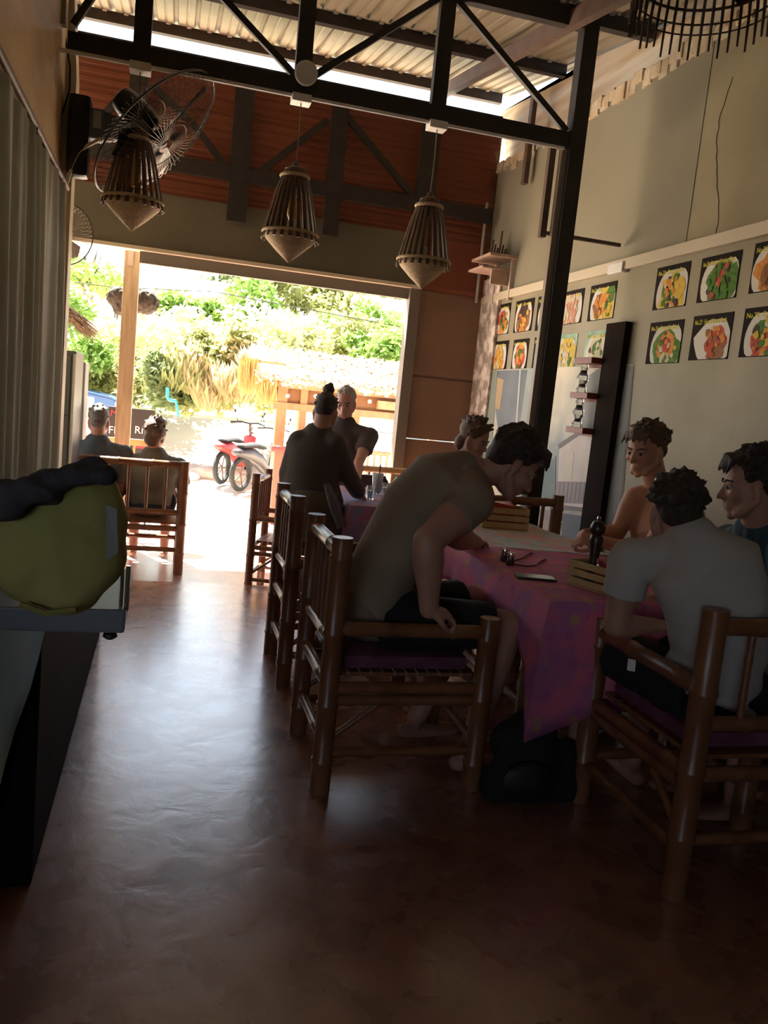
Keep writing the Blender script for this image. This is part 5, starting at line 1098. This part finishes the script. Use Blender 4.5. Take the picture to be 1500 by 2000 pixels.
# hanging straw fringe
for lab, px0, px1, py0, py1 in (('upper pale straw fringe hanging beside the stall roof', 468, 505, 702, 765), ('lower pale straw fringe hanging beside the stall post', 506, 540, 745, 787)):
    q = hp_((px0+px1)/2, py0); t = thing('straw_fringe', lab, 'fringe', q, 'straw fringes by the stall'); bm = B(); rnd = random.Random(px0)
    for k in range(110):
        a = hp_(rnd.uniform(px0, px1), py0+rnd.uniform(-4, 6), YH-.1+rnd.uniform(-.1, .1)); b = hp_(0, 0); L_ = (py1-py0)/1600*10.8*rnd.uniform(.7, 1.05)
        tube(bm, [a, a+V((rnd.uniform(-.04, .04), 0, -L_))], [.008, .004], 4)
    tag(obj('straw', bm, mat('golden straw', (.62, .42, .16), .8), t), kind='stuff')
    bm = B(); a = hp_(px0-3, py0, YH-.1); b = hp_(px1+3, py0+4, YH-.1); bar(bm, a, b, .04, .04); bar(bm, b, V((xL+.05, YH, b.z)), .03, .03); obj('pole', bm, orange_w, t)
# pickup truck
YK = 16.8; q = at(232, 800, y=YK); zk = gz(q.x, YK)
t = thing('pickup_truck', 'blue pickup truck parked across the yard at the left', 'truck', (q.x-1.6, YK, zk)); blue = mat('blue car paint', (.035, .10, .26), .25, spec=.8)
x1_ = at(236, 770, y=YK).x
def side_(pts, y0_, y1_, m, nm, bev=.03):
    bm = B(); poly(bm, [(x1_+px_, y0_, zk+pz_) for px_, pz_ in pts], (0, y1_-y0_, 0)); bmesh.ops.bevel(bm, geom=list(bm.edges), offset=bev, segments=2, affect='EDGES'); return obj(nm, bm, m, t, True)
side_([(0, .42), (0, .78), (-.12, .90), (-1.05, 1.04), (-1.5, 1.08), (-4.6, 1.08), (-4.6, .40), (-3.9, .38), (-1.35, .38), (-.6, .38)], YK, YK+1.7, blue, 'body', .04)
side_([(-1.25, 1.06), (-1.85, 1.58), (-3.0, 1.60), (-3.2, 1.06)], YK+.1, YK+1.6, blue, 'cab', .05)
side_([(-1.40, 1.10), (-1.88, 1.50), (-2.35, 1.52), (-2.35, 1.10)], YK+.085, YK+.10, mat('car glass', (.05, .06, .07), .1), 'side_window', .005)
side_([(-2.45, 1.10), (-2.45, 1.52), (-2.95, 1.52), (-3.05, 1.10)], YK+.085, YK+.10, MATS['car glass'], 'side_window', .005)
for x in (-.85, -3.7):
    bm = B(); lathe(bm, [(.2, -.1), (.34, -.1), (.36, -.05), (.36, .08), (.2, .1)], (x1_+x, YK+.06, zk+.36), 28, (0, -1, 0)); w_ = obj('wheel', bm, mat('tyre', (.02, .02, .02), .8), t, True)
    bm = B(); lathe(bm, [(.05, .102), (.20, .104), (.21, .09)], (x1_+x, YK+.06, zk+.36), 20, (0, -1, 0)); obj('hubcap', bm, chrome, w_, True)
    bm = B(); lathe(bm, [(.2, -.1), (.36, -.1), (.36, .1), (.2, .1)], (x1_+x, YK+1.6, zk+.36), 24, (0, -1, 0)); obj('wheel', bm, MATS['tyre'], t, True)
bm = B(); box(bm, (x1_-.02, YK+.1, zk+.40), (x1_+.08, YK+1.6, zk+.55), .02); obj('bumper', bm, mat('grey bumper', (.3, .3, .3), .5), t)
bm = B(); box(bm, (x1_-.10, YK-.012, zk+.70), (x1_+.01, YK+.2, zk+.82), .01); obj('headlight', bm, white_p, t)
# grey tank + white car bit beside
bm = B(); a = at(150, 775, y=11.5); b = at(176, 800, y=11.5); box(bm, (a.x-.6, 11.5, gz(a.x, 11.5)-.02), (b.x, 12.1, a.z), .03); tag(obj('concrete_block', bm, mat('grey block', (.4, .37, .34), .8)), 'grey concrete block by the blue truck', 'block')
# blue pipe
q = at(330, 775, y=13.0); bm = B(); a = at(327, 757, y=14.2); b = at(327, 776, y=14.2); tube(bm, [a, b+V((0, 0, -.0)), b+V((.03, 0, -.04)), b+V((.14, 0, -.05))], .028, 10); tube(bm, [b+V((.14, 0, -.05)), b+V((.2, 0, -.30))], .02, 8); tag(obj('water_pipe', bm, mat('turquoise pipe', (.02, .45, .50), .4), None, True), 'short turquoise water pipe bend on the dirt bank', 'pipe')
# dirt bank lumps
rk = mat('pale earth', (.55, .42, .32), .95, (.66, .56, .46), 4, .5, 12)
rnd = random.Random(4); k = 0
for px in range(300, 545, 17):
    y = 14.4+rnd.uniform(-.3, .5); q = at(px, 795+rnd.uniform(-6, 14), y=y); r = rnd.uniform(.16, .30); bm = B(); bmesh.ops.create_icosphere(bm, subdivisions=3, radius=1)
    q.z = gz(q.x, y)+r*.12
    for v in bm.verts: f = 1+.25*noise.noise(v.co*1.6+V((px, 0, 0))); v.co = V((v.co.x*r*1.5*f, v.co.y*r*f, v.co.z*r*.55*f))+q
    tag(obj('earth_mound', bm, rk, None, True), '%s pale earth lump of the bank, counted from the pale post' % ['nearest','second','third','fourth','fifth','sixth','seventh','eighth','ninth','tenth','eleventh','twelfth','thirteenth','fourteenth','farthest'][k], 'earth', 'earth lumps on the bank'); k += 1
# motorbikes
def scooter(lab, px, py, y, rz, col):
    q = at(px, py, y=y); q.z = gz(q.x, y) if y > 8.3 else -.12; t = thing('motorbike', lab, 'motorbike', q, 'scooters parked outside'); R3 = Matrix.Rotation(rz, 3, 'Z'); T = lambda x, yy, z: q+R3 @ V((x, yy, z))
    pm_ = mat('scooter paint '+lab[:4], col, .35)
    for x in (-.6, .6):
        bm = B(); tube(bm, [T(x+.24*cos(a), 0, .27+.24*sin(a)) for a in [2*pi*k/24 for k in range(25)]], .045, 8, cap=False); w_ = obj('wheel', bm, MATS['tyre'], t, True)
        for k in range(5): a = 2*pi*k/5; bm = B(); tube(bm, [T(x, 0, .27), T(x+.2*cos(a), 0, .27+.2*sin(a))], .012, 6); obj('spoke', bm, steelb, w_)
    bm = B(); tube(bm, [T(-.75, 0, .62), T(-.45, 0, .60), T(-.15, 0, .50), T(.1, 0, .30), T(.35, 0, .36), T(.42, 0, .75)], [(.10, .06), (.13, .12), (.12, .12), (.13, .06), (.10, .06), (.12, .05)], 14, side=R3 @ V((0, 1, 0)), rnd=True); obj('body', bm, pm_, t, True)
    bm = B(); tube(bm, [T(-.65, 0, .72), T(-.3, 0, .74), T(-.02, 0, .70)], [(.09, .03), (.13, .045), (.10, .04)], 12, side=R3 @ V((0, 1, 0)), rnd=True); obj('seat', bm, black_c, t, True)
    bm = B(); tube(bm, [T(.6, 0, .27), T(.48, 0, .6), T(.38, 0, .98)], .025, 8); obj('fork', bm, steelb, t)
    bm = B(); tube(bm, [T(.25, -.32, 1.0), T(.36, -.15, 1.02), T(.38, 0, 1.0), T(.36, .15, 1.02), T(.25, .32, 1.0)], .016, 8); obj('handlebar', bm, steel, t)
    for s in (-1, 1): bm = B(); tube(bm, [T(.33, s*.22, 1.02), T(.33, s*.27, 1.18)], .006, 6); ell(bm, T(.33, s*.28, 1.2), (.02, .05, .035)); obj('mirror', bm, steel, t)
    bm = B(); ell(bm, T(.47, 0, .88), (.06, .08, .07)); obj('headlight', bm, chrome, t, True)
scooter('dark scooter parked nearest the stall post', 512, 905, 13.8, radians(50), (.05, .045, .05)); scooter('red scooter parked left of the dark one', 465, 900, 14.3, radians(60), (.45, .05, .05))
# houses
def house(lab, pa, pb, y, dep, wallm, roofm, wins, over=.4):
    a, b = at(*pa, y=y), at(*pb, y=y); zb_ = gz(a.x, y)-.3; t = thing('house', lab, 'house', ((a.x+b.x)/2, y, zb_))
    zt = min(a.z, b.z); bm = B(); box(bm, (a.x, y, zb_), (b.x, y+dep, zt)); obj('wall', bm, wallm, t)
    bm = B(); h_ = dep*.22; poly(bm, [(a.x-over, y-over, zt-.02), (b.x+over, y-over, zt-.02), (b.x+over, y+dep/2, zt+h_), (a.x-over, y+dep/2, zt+h_)], (0, 0, .1)); poly(bm, [(a.x-over, y+dep+over, zt-.02), (b.x+over, y+dep+over, zt-.02), (b.x+over, y+dep/2, zt+h_), (a.x-over, y+dep/2, zt+h_)], (0, 0, .1)); obj('roof', bm, roofm, t)
    for (u, v, w, h2) in wins:
        x = a.x+(b.x-a.x)*u; z = zt-v; bm = B(); box(bm, (x, y-.05, z-h2), (x+w, y+.02, z), .01); f = obj('window', bm, mat('window frame', (.6, .6, .58), .5), t); bm = B(); box(bm, (x+.08, y-.06, z-h2+.08), (x+w-.08, y-.045, z-.08)); obj('pane', bm, mat('far pane', (.15, .18, .2), .2), f)
wh = mat('white render', (.75, .76, .76), .8); zr_ = mat('pale roof sheets', (.72, .74, .76), .5)
house('long white house with a pale roof behind the bushes', (140, 560), (475, 610), 34, 6, wh, zr_, [(.15, .6, 1.2, 1.0), (.4, .6, 1.2, 1.0), (.7, .6, 1.2, 1.0)])
house('grey white house with a porch roof at the right end of the view', (735, 628), (900, 640), 30, 5, mat('grey render', (.42, .42, .44), .8), zr_, [(.2, .5, .8, .7), (.5, .5, .8, .7)])
bm = B(); a = at(728, 645, y=29); b = at(860, 658, y=29); box(bm, (a.x, 27.6, a.z-.05), (b.x, 29.8, a.z+.05)); 
for x in (a.x+.1, a.x+1.6, b.x-.1): box(bm, (x, 27.7, gz(x, 27.7)-.1), (x+.1, 27.8, a.z))
tag(obj('carport', bm, zr_), 'flat pale carport roof in front of the grey white house', 'carport')
# overhead wire
bm = B(); pts = [at(100, 545, y=20), at(160, 553, y=20), at(215, 560, y=20), at(420, 570, y=20), at(790, 640, y=20), at(1100, 700, y=20)]; tube(bm, pts, .012, 5)
tag(obj('power_line', bm, steel), 'thin overhead power line crossing the sky', 'wire')
for px in (100, 1100):
    q = at(px, 545 if px == 100 else 700, y=20); bm = B(); tube(bm, [V((q.x, 20, gz(q.x, 20)-.2)), V((q.x, 20, q.z+.3))], .11, 10); tag(obj('utility_pole', bm, mat('pole grey', (.4, .38, .35), .8)), 'grey utility pole carrying the power line, '+('left' if px == 100 else 'right')+' end', 'pole')
# vegetation
def leafm(name, a, b):
    m = mat(name, a, .7, b, 2); n = m.node_tree.nodes; l = m.node_tree.links; t = n.new('ShaderNodeBsdfTranslucent'); x = n.new('ShaderNodeMixShader'); x.inputs[0].default_value = .45
    l.new(n['Color Ramp'].outputs[0], t.inputs[0]); l.new(n['Principled BSDF'].outputs[0], x.inputs[1]); l.new(t.outputs[0], x.inputs[2]); l.new(x.outputs[0], n['Material Output'].inputs[0]); return m
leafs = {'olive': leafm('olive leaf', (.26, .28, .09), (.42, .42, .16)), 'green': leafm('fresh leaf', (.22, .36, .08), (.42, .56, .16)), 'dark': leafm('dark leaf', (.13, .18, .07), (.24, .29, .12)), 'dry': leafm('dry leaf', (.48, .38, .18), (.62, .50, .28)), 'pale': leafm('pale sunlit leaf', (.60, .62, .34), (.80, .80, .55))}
bark = mat('grey bark', (.18, .13, .09), .9)
def clump(nm, lab, cat, c, rx, ry, rz_, m, n, ls, seed, grp, trunk=0, spiky=False):
    rnd = random.Random(seed); c = V(c); base = V((c.x, c.y, gz(c.x, c.y)-.1)); t = thing(nm, lab, cat, base, grp); bm = B()
    blobs = [(V((rnd.uniform(-.7, .7)*rx, rnd.uniform(-.5, .5)*ry, rnd.uniform(-.6, .7)*rz_)), rnd.uniform(.3, .55)) for _ in range(9)]
    for k in range(n):
        o, s = blobs[k % 9]; d = V((rnd.gauss(0, 1), rnd.gauss(0, 1), rnd.gauss(0, 1))).normalized()*rnd.random()**.35
        p = c+o+V((d.x*rx*s, d.y*ry*s, d.z*rz_*s)); 
        if p.z < gz(p.x, p.y): continue
        u = V((rnd.gauss(0, 1), rnd.gauss(0, 1), rnd.gauss(0, .7))).normalized(); w = u.cross(V((rnd.gauss(0, 1), rnd.gauss(0, 1), 1))).normalized()
        if spiky: u = V((rnd.gauss(0, .35), rnd.gauss(0, .3), 1)).normalized(); w = u.cross(V((0, 1, 0))).normalized()*.3
        l_ = ls*rnd.uniform(.6, 1.3); f = [bm.verts.new(q) for q in (p, p+u*l_*.5+w*l_*.28, p+u*l_, p+u*l_*.5-w*l_*.28)]; bm.faces.new(f)
    tag(obj('foliage', bm, m, t), kind='stuff')
    if trunk:
        bm = B(); tube(bm, [base, base.lerp(c, .5)+V((rnd.uniform(-.2, .2), 0, 0)), c+V((0, 0, rz_*.3))], [trunk, trunk*.8, trunk*.3], 8)
        for _ in range(6): tube(bm, [base.lerp(c, rnd.uniform(.5, .9)), c+V((rnd.uniform(-.8, .8)*rx, 0, rnd.uniform(-.2, .8)*rz_))], [trunk*.4, trunk*.1], 6)
        obj('trunk', bm, bark, t)
    return t
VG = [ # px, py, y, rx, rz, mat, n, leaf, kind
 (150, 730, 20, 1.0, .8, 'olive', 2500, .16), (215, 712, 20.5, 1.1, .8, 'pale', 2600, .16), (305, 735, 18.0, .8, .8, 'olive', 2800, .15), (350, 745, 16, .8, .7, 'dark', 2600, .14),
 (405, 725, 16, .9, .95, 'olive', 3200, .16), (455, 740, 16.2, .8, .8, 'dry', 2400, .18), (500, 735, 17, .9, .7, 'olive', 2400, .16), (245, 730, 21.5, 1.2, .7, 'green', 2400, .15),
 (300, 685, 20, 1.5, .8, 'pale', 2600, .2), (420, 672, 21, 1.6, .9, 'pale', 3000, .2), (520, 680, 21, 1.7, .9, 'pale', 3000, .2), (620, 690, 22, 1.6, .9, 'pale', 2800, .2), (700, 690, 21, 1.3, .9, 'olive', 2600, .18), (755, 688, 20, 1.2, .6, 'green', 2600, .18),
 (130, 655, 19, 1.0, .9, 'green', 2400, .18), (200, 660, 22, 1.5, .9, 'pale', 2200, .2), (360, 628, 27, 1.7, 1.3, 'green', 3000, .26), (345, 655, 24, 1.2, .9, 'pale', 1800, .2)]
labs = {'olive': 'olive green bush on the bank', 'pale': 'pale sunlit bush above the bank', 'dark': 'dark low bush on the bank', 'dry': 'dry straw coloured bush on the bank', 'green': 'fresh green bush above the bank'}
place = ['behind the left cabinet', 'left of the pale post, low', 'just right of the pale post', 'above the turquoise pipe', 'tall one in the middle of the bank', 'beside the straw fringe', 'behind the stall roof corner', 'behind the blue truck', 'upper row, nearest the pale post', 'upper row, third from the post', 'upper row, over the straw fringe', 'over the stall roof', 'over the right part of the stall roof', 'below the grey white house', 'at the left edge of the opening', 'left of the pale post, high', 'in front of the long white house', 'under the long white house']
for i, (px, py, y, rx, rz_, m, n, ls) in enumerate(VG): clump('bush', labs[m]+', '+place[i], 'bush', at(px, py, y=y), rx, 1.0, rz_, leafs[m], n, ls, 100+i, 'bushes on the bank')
TR = [(165, 520, 26, 1.5, .9, 'green', 1500, .24, 'leafy tree at the top left of the opening'), (505, 640, 30, 1.8, 2.2, 'green', 4500, .3, 'fresh green tree left of the tall grey one'), (575, 600, 36, 2.6, 2.6, 'olive', 5200, .34, 'olive tree in the middle of the opening'),
 (640, 610, 38, 2.8, 2.4, 'dark', 4800, .34, 'darker tree right of the middle'), (700, 630, 34, 2.0, 2.2, 'olive', 4200, .3, 'loose olive tree left of the grey white house'), (480, 575, 44, 4.0, 2.6, 'dark', 4200, .4, 'distant dark tree under the lintel, left'),
 (760, 600, 46, 4.2, 2.6, 'dark', 4200, .4, 'distant dark tree under the lintel, right'), (600, 560, 50, 4.5, 2.4, 'olive', 4200, .42, 'distant olive tree under the lintel, middle'), (745, 645, 26, 1.1, 1.0, 'green', 2400, .2, 'young bright tree in front of the grey white house'), (620, 665, 26, 1.4, .9, 'green', 2600, .2, 'low bright tree behind the stall roof')]
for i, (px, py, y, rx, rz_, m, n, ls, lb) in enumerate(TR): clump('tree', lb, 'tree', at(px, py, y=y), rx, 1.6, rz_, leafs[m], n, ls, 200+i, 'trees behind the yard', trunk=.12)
# tall dry reeds
for i, (px, y) in enumerate(((400, 15.4), (432, 15.6), (462, 15.3), (345, 15.6))):
    q = at(px, 768, y=y); clump('reeds', ['tall dry reeds in the middle of the bank', 'tall dry reeds right of the middle', 'tall dry reeds by the straw fringe', 'tall dry reeds near the turquoise pipe'][i], 'reeds', q+V((0, 0, .1)), .45, .4, .5, leafs['dry'] if i % 2 == 0 else leafs['olive'], 1500, .30, 300+i, 'reeds on the bank', spiky=True)
